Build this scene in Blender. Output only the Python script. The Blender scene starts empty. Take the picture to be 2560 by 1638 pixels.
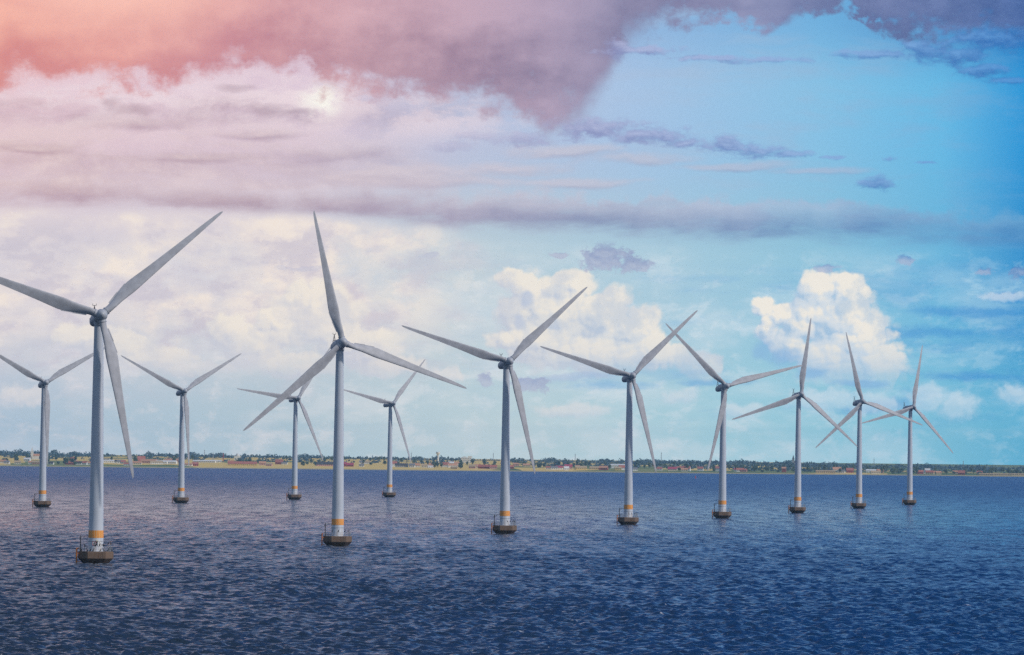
import bpy, bmesh, math, random
import numpy as np
from mathutils import Vector, Matrix

random.seed(7)
rng = np.random.default_rng(7)
SC = bpy.context.scene
COL = SC.collection
R = math.radians

# ------------------------------------------------------------------ camera
F = 11744.0                       # focal length in photograph pixels (2560 wide)
CAM_H = 30.865
ROLL = R(0.650); PITCH = R(1.5674)
cam_d = bpy.data.cameras.new('camera')
cam = bpy.data.objects.new('camera', cam_d); COL.objects.link(cam)
cam_d.sensor_width = 36.0
cam_d.lens = 36.0 * F / 2560.0
cam_d.clip_start = 1.0; cam_d.clip_end = 120000.0
_f = Vector((0, math.cos(PITCH), math.sin(PITCH)))
_u0 = Vector((0, -math.sin(PITCH), math.cos(PITCH)))
_r0 = Vector((1, 0, 0))
_r = _r0 * math.cos(ROLL) + _u0 * math.sin(ROLL)
_u = _u0 * math.cos(ROLL) - _r0 * math.sin(ROLL)
M = Matrix((_r, _u, -_f)).transposed().to_4x4()
M.translation = Vector((0, 0, CAM_H))
cam.matrix_world = M
SC.camera = cam

SC.view_settings.view_transform = 'Standard'
SC.view_settings.look = 'None'
SC.view_settings.gamma = 1.0
SC.view_settings.exposure = 0.0
SC.view_settings.use_curve_mapping = False
SC.cycles.use_denoising = False
SC.cycles.use_adaptive_sampling = True
SC.cycles.adaptive_threshold = 0.012
SC.cycles.adaptive_min_samples = 12
SC.cycles.max_bounces = 6
SC.cycles.volume_bounces = 0
SC.cycles.caustics_reflective = False
SC.cycles.caustics_refractive = False
SC.cycles.sample_clamp_indirect = 3.0
SC.cycles.sample_clamp_direct = 1.8


def lin(c):
    out = []
    for v in c[:3]:
        v = v / 255.0
        out.append(v / 12.92 if v <= 0.04045 else ((v + 0.055) / 1.055) ** 2.4)
    return (*out, 1.0)


# --------------------------------------------------- node expression helper
class G:
    """small arithmetic on shader sockets"""
    def __init__(self, nt):
        self.nt = nt

    def node(self, t, **kw):
        n = self.nt.nodes.new(t)
        for k, v in kw.items():
            setattr(n, k, v)
        return n

    def put(self, sock, v):
        if isinstance(v, (int, float)):
            sock.default_value = v
        elif isinstance(v, (tuple, list)):
            sock.default_value = v
        else:
            self.nt.links.new(v, sock)

    def m(self, op, a, b=None, c=None, clamp=False):
        n = self.node('ShaderNodeMath', operation=op, use_clamp=clamp)
        self.put(n.inputs[0], a)
        if b is not None: self.put(n.inputs[1], b)
        if c is not None: self.put(n.inputs[2], c)
        return n.outputs[0]

    def add(self, a, b): return self.m('ADD', a, b)
    def sub(self, a, b): return self.m('SUBTRACT', a, b)
    def mul(self, a, b): return self.m('MULTIPLY', a, b)
    def div(self, a, b): return self.m('DIVIDE', a, b)
    def mad(self, a, b, c): return self.m('MULTIPLY_ADD', a, b, c)

    def v(self, op, a, b=None, out=0):
        n = self.node('ShaderNodeVectorMath', operation=op)
        self.put(n.inputs[0], a)
        if b is not None: self.put(n.inputs[1], b)
        return n.outputs[out]

    def xyz(self, x, y, z=0.0):
        n = self.node('ShaderNodeCombineXYZ')
        self.put(n.inputs[0], x); self.put(n.inputs[1], y); self.put(n.inputs[2], z)
        return n.outputs[0]

    def sep(self, a):
        n = self.node('ShaderNodeSeparateXYZ'); self.put(n.inputs[0], a)
        return n.outputs

    def step(self, x, lo, hi):
        n = self.node('ShaderNodeMapRange', interpolation_type='SMOOTHSTEP')
        self.put(n.inputs[0], x)
        self.put(n.inputs[1], lo); self.put(n.inputs[2], hi)
        n.inputs[3].default_value = 0.0; n.inputs[4].default_value = 1.0
        return n.outputs[0]

    def mix(self, f, a, b):
        n = self.node('ShaderNodeMix', data_type='RGBA')
        self.put(n.inputs[0], f); self.put(n.inputs[6], a); self.put(n.inputs[7], b)
        return n.outputs[2]

    def ramp(self, x, stops, interp='EASE'):
        n = self.node('ShaderNodeValToRGB')
        self.put(n.inputs[0], x)
        cr = n.color_ramp; cr.interpolation = interp
        while len(cr.elements) < len(stops):
            cr.elements.new(0.5)
        for e, (p, c) in zip(cr.elements, stops):
            e.position = p; e.color = lin(c)
        return n.outputs[0]

    def noise(self, vec, scale=1.0, detail=4.0, rough=0.5, lac=2.0, dist=0.0, dim='2D', out=0, w=None):
        n = self.node('ShaderNodeTexNoise', noise_dimensions=dim)
        self.put(n.inputs['Vector'], vec)
        n.inputs['Scale'].default_value = scale
        n.inputs['Detail'].default_value = detail
        n.inputs['Roughness'].default_value = rough
        n.inputs['Lacunarity'].default_value = lac
        n.inputs['Distortion'].default_value = dist
        return n.outputs[out]

    def curve(self, x, pts):
        n = self.node('ShaderNodeFloatCurve')
        self.put(n.inputs['Value'], x)
        c = n.mapping.curves[0]
        while len(c.points) < len(pts):
            c.points.new(0.5, 0.5)
        for p, (a, b) in zip(c.points, pts):
            p.location = (a, b)
        n.mapping.update()
        return n.outputs[0]


# ------------------------------------------------------------------- world
SUN_DIR = Vector((0.71, -0.31, 0.62)).normalized()      # towards the sun
SUN_EL = math.asin(SUN_DIR.z)
world = bpy.data.worlds.new('World'); SC.world = world
world.use_nodes = True
world.cycles.sampling_method = 'MANUAL'
world.cycles.sample_map_resolution = 512
nt = world.node_tree; nt.nodes.clear()
g = G(nt)
D_ = g.node('ShaderNodeTexCoord').outputs['Generated']
dx, dy, dz = g.sep(D_)
ysafe = g.m('MAXIMUM', dy, 0.05)
U = g.div(dx, ysafe); V = g.div(dz, ysafe)
# sky map: degrees-like plate of the northern sky, unit = 1000 map units
KX = F / 1063.56
X = g.mad(U, KX, 1.2035)
Y = g.sub(g.mad(X, 0.01135, 1.0722 - 0.01135 * 1.2035), g.mul(V, KX))
P = g.xyz(X, Y)
XN = g.div(X, 2.407)

# clear air behind the clouds: rows of colour at four heights
row_h = g.ramp(XN, [(0, (172, 194, 212)), (.28, (174, 198, 210)), (.5, (188, 210, 217)), (.72, (156, 204, 220)), (.88, (130, 196, 220)), (1, (84, 174, 212))], 'LINEAR')
row_m = g.ramp(XN, [(0, (214, 208, 216)), (.27, (212, 210, 218)), (.47, (186, 206, 217)), (.63, (170, 203, 220)), (.8, (144, 196, 220)), (.92, (108, 182, 220)), (1, (54, 146, 206))], 'LINEAR')
row_u = g.ramp(XN, [(0, (234, 206, 214)), (.3, (224, 204, 218)), (.45, (190, 196, 220)), (.62, (168, 197, 229)), (.8, (136, 194, 229)), (.92, (104, 186, 229)), (1, (46, 152, 216))], 'LINEAR')
row_t = g.ramp(XN, [(0, (245, 190, 185)), (.4, (200, 180, 205)), (.62, (146, 182, 222)), (.8, (112, 176, 222)), (1, (40, 112, 186))], 'LINEAR')
sky = g.mix(g.step(Y, 1.02, 0.66), row_h, row_m)
sky = g.mix(g.step(Y, 0.62, 0.30), sky, row_u)
sky = g.mix(g.step(Y, 0.22, 0.02), sky, row_t)

warp = g.noise(P, 2.2, 3, .5, out=1)
warpv = g.v('MULTIPLY', g.v('SUBTRACT', warp, (0.5, 0.5, 0.5)), (0.14, 0.05, 0))
PW = g.v('ADD', P, warpv)
n_str = g.noise(g.v('MULTIPLY', PW, (1.3, 6.0, 1)), 1.6, 7, .58)
n_str2 = g.noise(g.v('MULTIPLY', PW, (2.8, 11.0, 1)), 1.7, 7, .6)
n_fine = g.noise(g.v('MULTIPLY', PW, (6.0, 9.0, 1)), 1.6, 7, .6)
n_big = g.noise(PW, 1.7, 6, .55)
n_puff = g.noise(P, 13, 7, .6)


def blobs_max(Q, blobs, k):
    acc = None
    for (cx, cy, rx, ry) in blobs:
        d = g.v('LENGTH', g.v('MULTIPLY', g.v('SUBTRACT', Q, (cx, cy, 0)), (1 / rx, 1 / ry, 0)), out=1)
        e = g.sub(1.0, d)
        acc = e if acc is None else g.m('SMOOTH_MAX', acc, e, k)
    return acc


def strat(Pv, blobs, fx, fy, amp, det=7, rough=.62):
    """torn layer cloud: soft ellipses eaten away by stretched noise"""
    wv = g.v('MULTIPLY', g.v('SUBTRACT', g.noise(g.v('MULTIPLY', Pv, (fx * .35, fy * .35, 1)), 1.0, 4, .55, out=1), (.5, .5, .5)), (.9 / fx, .9 / fy, 0))
    Q = g.v('ADD', Pv, wv)
    nz = g.sub(g.noise(g.v('MULTIPLY', Q, (fx, fy, 1)), 1.0, det, rough), .5)
    return g.add(blobs_max(Q, blobs, .25), g.mul(nz, amp))


base_sky = sky

# thin grey-lavender veils over the blue
cir = g.step(g.add(g.mul(n_str2, .55), g.mul(n_str, .55)), .50, .74)
cir = g.mul(g.mul(cir, g.step(X, 1.15, 1.75)), g.step(Y, .62, .40))
sky = g.mix(g.mul(cir, .42), sky, g.ramp(XN, [(.4, (190, 190, 210)), (.7, (172, 190, 214)), (1, (110, 168, 214))], 'LINEAR'))
# ---- layered stratus
lo = g.ramp(XN, [(0, (182, 148, 162)), (.25, (174, 150, 166)), (.42, (166, 156, 180)), (.6, (136, 150, 184)), (.8, (112, 146, 190)), (1, (80, 140, 194))], 'LINEAR')
hi = g.ramp(XN, [(0, (226, 202, 200)), (.25, (222, 202, 206)), (.42, (212, 202, 212)), (.6, (192, 196, 214)), (.8, (166, 188, 216)), (1, (122, 178, 216))], 'LINEAR')
tilt = g.m('MAXIMUM', g.sub(X, 1.0), 0.0)
yb = g.sub(g.add(Y, g.add(g.mul(g.sub(n_str, .5), .060), g.mul(g.sub(n_str2, .5), .035))), g.mul(tilt, .028))
# upper pinkish layers on the left
up_a = g.curve(yb, [(0, 0), (.20, 0), (.235, .5), (.27, .7), (.315, .55), (.36, .8), (.405, .6), (.43, .7), (.46, 0), (1, 0)])
up_a = g.mul(up_a, g.step(g.add(X, g.mul(n_str, .9)), 1.75, 1.05))
up_s = g.curve(yb, [(0, .8), (.22, .85), (.262, .30), (.31, .95), (.36, .62), (.40, .50), (.43, .8), (1, .8)])
up_s = g.m('ADD', up_s, g.add(g.mul(g.sub(n_fine, .5), 1.6), g.mul(g.sub(n_str2, .5), 1.5)), clamp=True)
sky = g.mix(g.mul(up_a, g.mad(g.step(n_str2, .34, .62), .6, .4)), sky, g.mix(up_s, lo, hi))
LM = [(.15, .455, .25, .030), (.50, .470, .25, .028), (.85, .478, .20, .028), (.30, .300, .16, .018), (.62, .318, .14, .016), (.08, .345, .14, .018), (.45, .368, .18, .016), (.78, .360, .13, .018), (1.02, .43, .12, .018)]
m0 = strat(P, LM, 7, 19, 1.6)
m1 = strat(g.v('ADD', P, (.006, -.012, 0)), LM, 7, 19, 1.6)
sky = g.mix(g.mul(g.step(m0, -.05, .85), .62), sky, g.mix(g.m('MULTIPLY_ADD', g.sub(m0, m1), .9, .12, clamp=True), lo, hi))
# light stripes centre right
LS = [(1.30, .352, .16, .020), (1.50, .372, .18, .016), (1.72, .390, .16, .013), (1.92, .402, .14, .010), (1.18, .395, .16, .022), (1.33, .425, .22, .016), (.95, .41, .25, .035)]
l0 = strat(P, LS, 7, 22, 1.5)
l1 = strat(g.v('ADD', P, (0, -.010, 0)), LS, 7, 22, 1.5)
lsh = g.m('MULTIPLY_ADD', g.sub(l0, l1), .9, .72, clamp=True)
sky = g.mix(g.mul(g.step(l0, -.1, .75), .85), sky, g.mix(lsh, g.mix(.4, lo, hi), hi))
# long lavender bar: crisp pale top, darker belly
top_e = g.curve(XN, [(0, .425), (.2, .425), (.40, .430), (.45, .440), (.50, .440), (.60, .456), (.70, .466), (.85, .480), (1, .500)])
bot_e = g.curve(XN, [(0, .494), (.2, .510), (.40, .536), (.50, .548), (.70, .572), (.85, .576), (1, .580)])
nb1 = g.add(g.mul(g.sub(n_fine, .5), .080), g.add(g.mul(g.sub(n_puff, .5), .060), g.mul(g.sub(n_big, .5), .07)))
nb2 = g.add(g.mul(g.sub(n_str, .5), .120), g.mul(g.sub(n_str2, .5), .05))
topw = g.curve(XN, [(0, .09), (.35, .07), (.5, .03), (.65, .018), (1, .03)])
bar = g.mul(g.step(g.div(g.sub(Y, g.add(top_e, nb1)), topw), -.3, 1.0), g.step(g.sub(g.add(bot_e, nb2), Y), -.014, .046))
bt = g.div(g.sub(Y, top_e), g.m('MAXIMUM', g.sub(bot_e, top_e), .01))
bsh = g.curve(bt, [(0, .92), (.12, .80), (.35, .50), (.6, .18), (.85, .10), (1, .35)])
bsh = g.m('ADD', bsh, g.add(g.mul(g.sub(n_fine, .5), .8), g.mul(g.sub(n_str, .5), 1.2)), clamp=True)
bal = g.mul(g.curve(XN, [(0, .80), (.4, .90), (.6, .92), (.85, .90), (1, .80)]), g.mad(g.step(g.add(n_str2, g.mul(g.sub(n_big, .5), .8)), .34, .60), .30, .70))
sky = g.mix(g.mul(bar, bal), sky, g.mix(bsh, lo, hi))
# bright breaks under the dark deck, left of centre
br = g.v('LENGTH', g.v('MULTIPLY', g.v('SUBTRACT', PW, (.700, .225, 0)), (3.0, 9.0, 0)), out=1)
br2 = g.v('LENGTH', g.v('MULTIPLY', g.v('SUBTRACT', PW, (.28, .225, 0)), (1.9, 11.0, 0)), out=1)
br3 = g.v('LENGTH', g.v('MULTIPLY', g.v('SUBTRACT', PW, (1.02, .275, 0)), (3.2, 13.0, 0)), out=1)
brm = g.m('MAXIMUM', g.m('MAXIMUM', g.step(br, 1.0, .1), g.mul(g.step(br2, 1.0, .2), .8)), g.mul(g.step(br3, 1.0, .2), .6))
brm = g.mul(brm, g.step(g.add(n_str2, g.mul(g.sub(n_fine, .5), .9)), .32, .60))
sky = g.mix(g.mul(brm, .85), sky, lin((238, 220, 226)))
spot = g.v('LENGTH', g.v('MULTIPLY', g.v('SUBTRACT', PW, (.737, .230, 0)), (1, 1.2, 0)), out=1)
sky = g.mix(g.mul(g.step(spot, .070, .010), g.step(g.add(n_fine, n_puff), .80, 1.10)), sky, lin((250, 246, 238)))
UL = [(.30, .262, .09, .018), (.24, .252, .05, .020), (.62, .262, .07, .022), (.69, .268, .08, .014), (.56, .206, .07, .016)]
u0 = strat(P, UL, 9, 22, 1.7)
sky = g.mix(g.mul(g.step(u0, -.05, .9), .60), sky, g.mix(.25, lo, hi))

# heavy dark deck across the top: lower edge as a curve over azimuth
XW = g.add(XN, g.add(g.mul(g.sub(n_puff, .5), .034), g.mul(g.sub(n_fine, .5), .060)))
edge = g.curve(XW, [(0, .205), (.09, .192), (.17, .196), (.225, .165), (.27, .165), (.32, .205), (.36, .225), (.42, .238), (.48, .255),
                    (.51, .272), (.54, .292), (.562, .282), (.582, .225), (.600, .150), (.614, .085), (.645, .050), (.72, .062), (.76, .052), (.79, .012), (.835, .018),
                    (.855, .060), (.92, .078), (1, .105)])
nd = g.add(g.mul(g.sub(n_big, .5), .08), g.add(g.mul(g.sub(n_fine, .5), .16), g.mul(g.sub(n_puff, .5), .12)))
dd = g.sub(g.add(edge, nd), Y)
soft = g.curve(XN, [(0, .075), (.3, .07), (.5, .10), (.6, .12), (.66, .060), (1, .09)])
deck_a = g.step(g.div(dd, soft), -.35, .65)
deck_c = g.ramp(XN, [(0, (216, 138, 136)), (.10, (216, 142, 142)), (.22, (202, 138, 148)), (.36, (176, 137, 153)), (.5, (148, 129, 155)), (.6, (134, 128, 160)), (.75, (120, 126, 166)), (1, (62, 92, 148))], 'LINEAR')
deck_h = g.ramp(XN, [(0, (244, 176, 160)), (.10, (244, 178, 166)), (.22, (232, 174, 172)), (.36, (214, 174, 184)), (.5, (190, 166, 186)), (.6, (170, 160, 188)), (.75, (160, 162, 196)), (1, (100, 128, 184))], 'LINEAR')
dsh = g.add(g.mul(g.sub(g.noise(g.v('MULTIPLY', PW, (1.5, 3.2, 1)), 2.0, 7, .55), .5), 2.0), g.mul(g.sub(g.step(g.div(dd, .20), .0, 1.2), .5), .75))
dsh = g.m('ADD', dsh, g.mad(g.sub(n_puff, .5), .32, .46), clamp=True)
deck = g.mix(dsh, deck_c, deck_h)
glow = g.v('LENGTH', g.v('MULTIPLY', g.v('SUBTRACT', P, (.25, -.03, 0)), (2.2, 5.6, 0)), out=1)
deck = g.mix(g.mul(g.step(glow, 1.0, .0), .80), deck, lin((255, 200, 184)))
sky = g.mix(g.mul(deck_a, .95), sky, deck)
# torn scraps and streaks hanging below the deck and out over the blue
DS = [(1.40, .300, .13, .032), (1.52, .318, .14, .028), (1.60, .335, .07, .016), (1.70, .338, .085, .028), (1.78, .352, .10, .022), (1.86, .360, .075, .012), (1.95, .372, .05, .008),
      (2.055, .432, .050, .022), (2.09, .372, .030, .009), (2.17, .380, .035, .006), (1.22, .328, .09, .020), (1.06, .345, .06, .016), (1.12, .320, .07, .014), (1.50, .118, .12, .014), (1.66, .135, .12, .009),
      (2.17, .110, .09, .027), (2.24, .130, .10, .030), (2.31, .165, .09, .022), (2.37, .188, .08, .012), (2.06, .127, .14, .014), (1.80, .142, .14, .010), (1.45, .110, .05, .03), (2.32, .09, .14, .035)]
s0 = strat(P, DS, 22, 44, 1.9)
s1 = strat(g.v('ADD', P, (.004, -.012, 0)), DS, 22, 44, 1.9)
sal = g.mul(g.step(s0, -.02, .75), g.curve(XN, [(0, .3), (.46, .35), (.54, .75), (.8, .85), (1, .8)]))
kc_d = g.ramp(XN, [(0, (180, 176, 202)), (.45, (152, 144, 182)), (.62, (130, 140, 188)), (.8, (92, 136, 196)), (.9, (70, 118, 184)), (1, (54, 108, 180))], 'LINEAR')
kc_h = g.ramp(XN, [(0, (205, 200, 214)), (.45, (190, 182, 208)), (.62, (172, 180, 216)), (.8, (140, 174, 220)), (1, (84, 146, 210))], 'LINEAR')
sky = g.mix(sal, sky, g.mix(g.m('MULTIPLY_ADD', g.sub(s0, s1), .9, .30, clamp=True), kc_d, kc_h))


sky_high = sky
sky = base_sky
# small broken cloud low down, milky veil
vn = g.noise(g.v('MULTIPLY', PW, (1.8, 4.2, 1)), 2.1, 7, .62)
vn2 = g.noise(g.v('MULTIPLY', PW, (3.6, 6.4, 1)), 3.1, 7, .62)
veil = g.add(g.mul(g.step(vn, .42, .70), .55), g.mul(g.step(vn2, .50, .68), .50))
veil = g.mul(veil, g.step(Y, .52, .66))
veil_c = g.ramp(XN, [(0, (222, 218, 224)), (.4, (222, 226, 230)), (.7, (208, 224, 234)), (1, (164, 208, 232))], 'LINEAR')
sky = g.mix(g.mul(veil, .78), sky, veil_c)
lowd = g.mul(g.add(g.mul(g.step(n_str, .52, .70), .7), g.mul(g.step(n_str2, .54, .70), .5)), g.mul(g.step(Y, .56, .66), g.step(Y, 1.06, .95)))
lowd = g.mul(lowd, g.step(X, .75, 1.6))
sky = g.mix(g.mul(lowd, .50), sky, g.ramp(XN, [(0, (150, 180, 214)), (.6, (138, 184, 220)), (.8, (108, 170, 218)), (1, (64, 148, 208))], 'LINEAR'))
RS = [(2.28, .735, .16, .018), (2.20, .78, .20, .020), (2.30, .885, .18, .014), (2.05, .955, .20, .018), (2.35, .70, .10, .014), (1.70, .90, .12, .012), (1.45, .905, .16, .016)]
r0 = strat(P, RS, 9, 24, 1.9)
sky = g.mix(g.mul(g.step(r0, -.05, .9), .75), sky, g.ramp(XN, [(.55, (146, 188, 222)), (.8, (98, 166, 216)), (1, (60, 146, 210))], 'LINEAR'))

# overlapping sheets of creamy and mauve cloud on the left
lmask = g.step(g.add(X, g.mul(n_big, .5)), 1.60, 1.0)
sn = g.noise(g.v('MULTIPLY', PW, (1.5, 2.6, 1)), 2.3, 8, .60)
sn2 = g.noise(g.v('MULTIPLY', PW, (2.4, 4.2, 1)), 2.6, 8, .62)
cream = g.mul(g.add(g.mul(g.step(sn, .30, .62), .75), g.mul(g.step(g.add(sn, g.mul(g.sub(n_puff, .5), .25)), .50, .57), .25)), g.mul(g.step(Y, .46, .51), g.step(Y, .92, .70)))
sky = g.mix(g.mul(g.mul(cream, lmask), .88), sky, g.mix(g.step(sn2, .35, .65), lin((244, 232, 220)), lin((230, 220, 219))))
mv = g.add(g.mul(g.step(sn2, .42, .70), .70), g.mul(g.step(g.add(sn2, g.mul(g.sub(n_puff, .5), .22)), .545, .60), .30))
mauve = g.mul(g.mul(mv, g.mul(g.step(Y, .49, .57), g.step(Y, .98, .78))), g.step(X, 1.30, .8))
sky = g.mix(g.mul(mauve, .62), sky, lin((198, 192, 206)))

def puffs(Pv, blobs, fr, amp, namp):
    """heaped cloud: union of ellipses with rounded cauliflower bumps, as a height field"""
    wv = g.v('MULTIPLY', g.v('SUBTRACT', g.noise(Pv, fr * 1.0, 4, .55, out=1), (.5, .5, .5)), (.030, .028, 0))
    Q = g.v('ADD', Pv, wv)
    acc = blobs_max(Q, blobs, .12)
    bill = None
    for (k, w) in ((1.0, .56), (2.2, .34), (4.6, .10)):
        vor = g.node('ShaderNodeTexVoronoi', voronoi_dimensions='2D', feature='F1')
        g.put(vor.inputs['Vector'], Q)
        vor.inputs['Scale'].default_value = fr * k
        d = vor.outputs['Distance']
        t = g.mul(g.sub(.30, g.mul(d, d)), w)
        bill = t if bill is None else g.add(bill, t)
    nz = g.sub(g.noise(Q, fr * 1.6, 7, .62), .5)
    return g.add(acc, g.add(g.mul(bill, amp), g.mul(nz, namp)))


# heaped white cumulus, lit from the right
CUM = [
    # broad bank behind the second turbine
    (.190, .790, .075, .030), (.265, .812, .10, .040), (.36, .842, .10, .030), (.545, .785, .065, .050), (.60, .815, .09, .055),
    (.66, .770, .07, .060), (.735, .730, .095, .075), (.790, .775, .085, .075), (.87, .815, .085, .050), (.70, .855, .10, .035), (.92, .86, .08, .03), (.47, .868, .09, .022),
    # middle heap
    (1.195, .655, .045, .026), (1.250, .680, .060, .046), (1.345, .665, .050, .034), (1.33, .730, .120, .080), (1.21, .735, .050, .045), (1.43, .745, .10, .070), (1.49, .765, .070, .055),
    (1.27, .800, .11, .060), (1.40, .830, .19, .055), (1.545, .825, .085, .045), (1.66, .862, .060, .035), (1.19, .80, .05, .03),
    # tall heap on the right
    (1.925, .684, .054, .050), (1.990, .690, .050, .052), (1.975, .745, .092, .085), (2.020, .800, .086, .080), (2.060, .862, .078, .066), (1.960, .850, .100, .070),
    (1.795, .722, .032, .026), (1.840, .742, .038, .032), (1.890, .740, .045, .045), (1.880, .772, .050, .040), (1.805, .772, .030, .036), (1.860, .815, .050, .035),
]
LIGHT = (.60, -.65)
FR, A1, A2 = 17.0, .85, .22
h0 = puffs(P, CUM, FR, A1, A2)
h1 = puffs(g.v('ADD', P, (LIGHT[0] * .011, LIGHT[1] * .011, 0)), CUM, FR, A1, A2)
h2 = puffs(g.v('ADD', P, (LIGHT[0] * .055, LIGHT[1] * .055, 0)), CUM, FR, A1, A2)
# shaded lobes standing before the heaps
LOB = [(1.795, .822, .040, .030), (1.85, .842, .060, .030), (1.92, .875, .05, .018), (1.225, .705, .020, .03), (1.215, .76, .02, .03), (2.03, .905, .10, .014), (1.35, .89, .14, .012)]
q0 = strat(P, LOB, 16, 22, 1.1)
frayb = g.step(g.add(Y, g.add(g.mul(g.sub(n_fine, .5), .10), g.mul(g.sub(n_str, .5), .06))),   .952, .835)
thin = g.m('MAXIMUM', g.step(X, 1.0, 1.15), g.mad(g.step(g.add(sn2, g.mul(n_puff, .4)), .54, .80), .32, .68))
ca = g.mul(g.mul(g.step(h0, -.06, .27), frayb), thin)
sh = g.add(g.mul(g.sub(h0, h1), 1.0), g.mul(g.sub(h0, h2), .46))
sh = g.m('ADD', sh, .50, clamp=True)
xs = g.step(X, 1.0, 2.0)
c_sh = g.mix(xs, lin((200, 203, 215)), lin((164, 194, 222)))
c_md = g.mix(xs, lin((224, 221, 219)), lin((214, 222, 230)))
c_hi = g.mix(xs, lin((240, 232, 220)), lin((244, 237, 225)))
cc = g.mix(g.step(sh, .02, .46), c_sh, c_md)
cc = g.mix(g.step(sh, .42, .80), cc, c_hi)
cc = g.mix(g.mul(g.step(g.noise(P, 9.0, 6, .58), .46, .68), .60), cc, c_sh)
cc = g.mix(g.mul(g.step(Y, .77, .90), .62), cc, c_sh)
cal = g.curve(XN, [(0, .72), (.2, .86), (.38, .86), (.48, .88), (.75, .92), (1, .92)])
sky = g.mix(g.mul(ca, cal), sky, cc)
sky = g.mix(g.mul(g.step(q0, .0, .7), .6), sky, g.mix(xs, lin((186, 196, 218)), lin((124, 176, 222))))
# low soft cumulus fragments near the horizon on the right
FRAG = [(1.05, .88, .06, .02), (2.185, .935, .06, .035), (2.255, .955, .055, .035), (2.385, .925, .05, .03), (1.60, .93, .05, .022), (1.75, .965, .07, .02), (.06, .93, .07, .03), (2.36, .70, .09, .014), (1.94, .94, .10, .03), (2.06, .95, .09, .03), (1.34, .965, .10, .02)]
f0 = puffs(P, FRAG, 17.0, .6, .9)
f1 = puffs(g.v('ADD', P, (.006, -.010, 0)), FRAG, 17.0, .6, .9)
fa = g.mul(g.step(f0, -.1, .55), .62)
sky = g.mix(fa, sky, g.mix(g.m('MULTIPLY_ADD', g.sub(f0, f1), .8, .6, clamp=True), g.mix(xs, lin((204, 208, 218)), lin((158, 200, 228))), g.mix(xs, lin((230, 224, 222)), lin((208, 224, 236)))))
# small dark grey cloudlets
DARK = [(1.425, .598, .060, .044), (1.48, .622, .060, .022), (1.40, .616, .040, .026),
        (2.13, .612, .030, .012), (2.31, .638, .026, .010), (2.398, .642, .03, .018), (1.01, .600, .028, .009), (.72, .630, .045, .008), (.66, .628, .02, .008),
        (1.25, .905, .05, .022), (1.14, .893, .022, .018), (1.94, .628, .034, .013), (1.31, .598, .026, .009)]
k0 = strat(P, DARK, 34, 46, 2.1)
k1 = strat(g.v('ADD', P, (.0, .014, 0)), DARK, 34, 46, 2.1)
ka = g.mul(g.step(k0, .0, .45), g.curve(XN, [(0, .4), (.42, .45), (.5, .75), (1, .75)]))
kd = g.ramp(XN, [(0, (186, 180, 204)), (.45, (158, 164, 198)), (.62, (142, 154, 192)), (.8, (132, 160, 204)), (.9, (84, 136, 196)), (1, (56, 120, 186))], 'LINEAR')
sky = g.mix(ka, sky, g.mix(g.m('MULTIPLY_ADD', g.sub(k0, k1), .75, .25, clamp=True), kd, g.mix(.5, kd, lin((206, 210, 222)))))
patch_h = g.node('ShaderNodeBackground'); g.put(patch_h.inputs[0], sky_high)
# the low sky lies beyond kilometres of haze: its own brightness before that air
tr = g.m('EXPONENT', g.div(-.0031, g.m('MAXIMUM', V, .0070)))
one_t = g.sub(1.0, tr)
fac = g.xyz(g.div(g.mad(one_t, -.36, 1.0), tr), g.div(g.mad(one_t, -.52, 1.0), tr), g.div(g.mad(one_t, -.68, 1.0), tr))
sky = g.v('MULTIPLY', sky, fac)
patch_l = g.node('ShaderNodeBackground'); g.put(patch_l.inputs[0], sky)
split = g.sub(Y, g.curve(XN, [(0, .492), (.25, .502), (.40, .530), (.48, .560), (.6, .575), (1, .590)]))
patch = g.node('ShaderNodeMixShader'); g.put(patch.inputs[0], g.step(g.add(split, g.mul(g.sub(n_str, .5), .04)), -.016, .016))
nt.links.new(patch_h.outputs[0], patch.inputs[1]); nt.links.new(patch_l.outputs[0], patch.inputs[2])

# the sky out of view: daylight plus cloud tones shaped for their light
nish = g.node('ShaderNodeTexSky', sky_type='NISHITA')
nish.sun_disc = False
nish.sun_elevation = SUN_EL
nish.sun_rotation = math.atan2(SUN_DIR.x, SUN_DIR.y)
nish.altitude = 20.0; nish.air_density = 1.3; nish.dust_density = 1.0; nish.ozone_density = 2.5
clouds = g.step(g.noise(g.v('MULTIPLY', D_, (2.2, 2.2, 5.0)), 1.6, 5, .55, dim='3D'), .36, .66)
front = g.step(dy, -.25, .45)                      # unseen sky shaped for light: sea reflections ahead, brighter behind for the towers
lr = g.step(g.add(U, g.mul(g.sub(clouds, .5), .06)), -.10, .10)
elev = g.add(dz, g.mul(g.sub(clouds, .5), .07))
tint_lo = g.mix(lr, lin((182, 189, 214)), lin((112, 172, 234)))      # added pale band low ahead, brightens flat wave facets
tint_hi = g.mix(lr, lin((74, 92, 136)), lin((24, 80, 166)))          # added dark tone overhead, darkens tilted wave faces
tint_f = g.mix(g.step(elev, .16, .40), tint_lo, tint_hi)
tint = g.mix(front, lin((172, 200, 240)), tint_f)
bg_n = g.node('ShaderNodeBackground'); g.put(bg_n.inputs[0], nish.outputs[0]); bg_n.inputs[1].default_value = 0.075
bg_c = g.node('ShaderNodeBackground'); g.put(bg_c.inputs[0], tint); bg_c.inputs[1].default_value = 1.0
gen = g.node('ShaderNodeMixShader'); g.put(gen.inputs[0], g.mad(clouds, g.mad(front, -.15, .35), g.mul(front, .78)))
nt.links.new(bg_n.outputs[0], gen.inputs[1]); nt.links.new(bg_c.outputs[0], gen.inputs[2])
wy = g.mul(g.step(V, .120, .0985), g.step(dz, -.12, -.05))
wx = g.step(g.m('ABSOLUTE', U), .175, .125)
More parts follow.
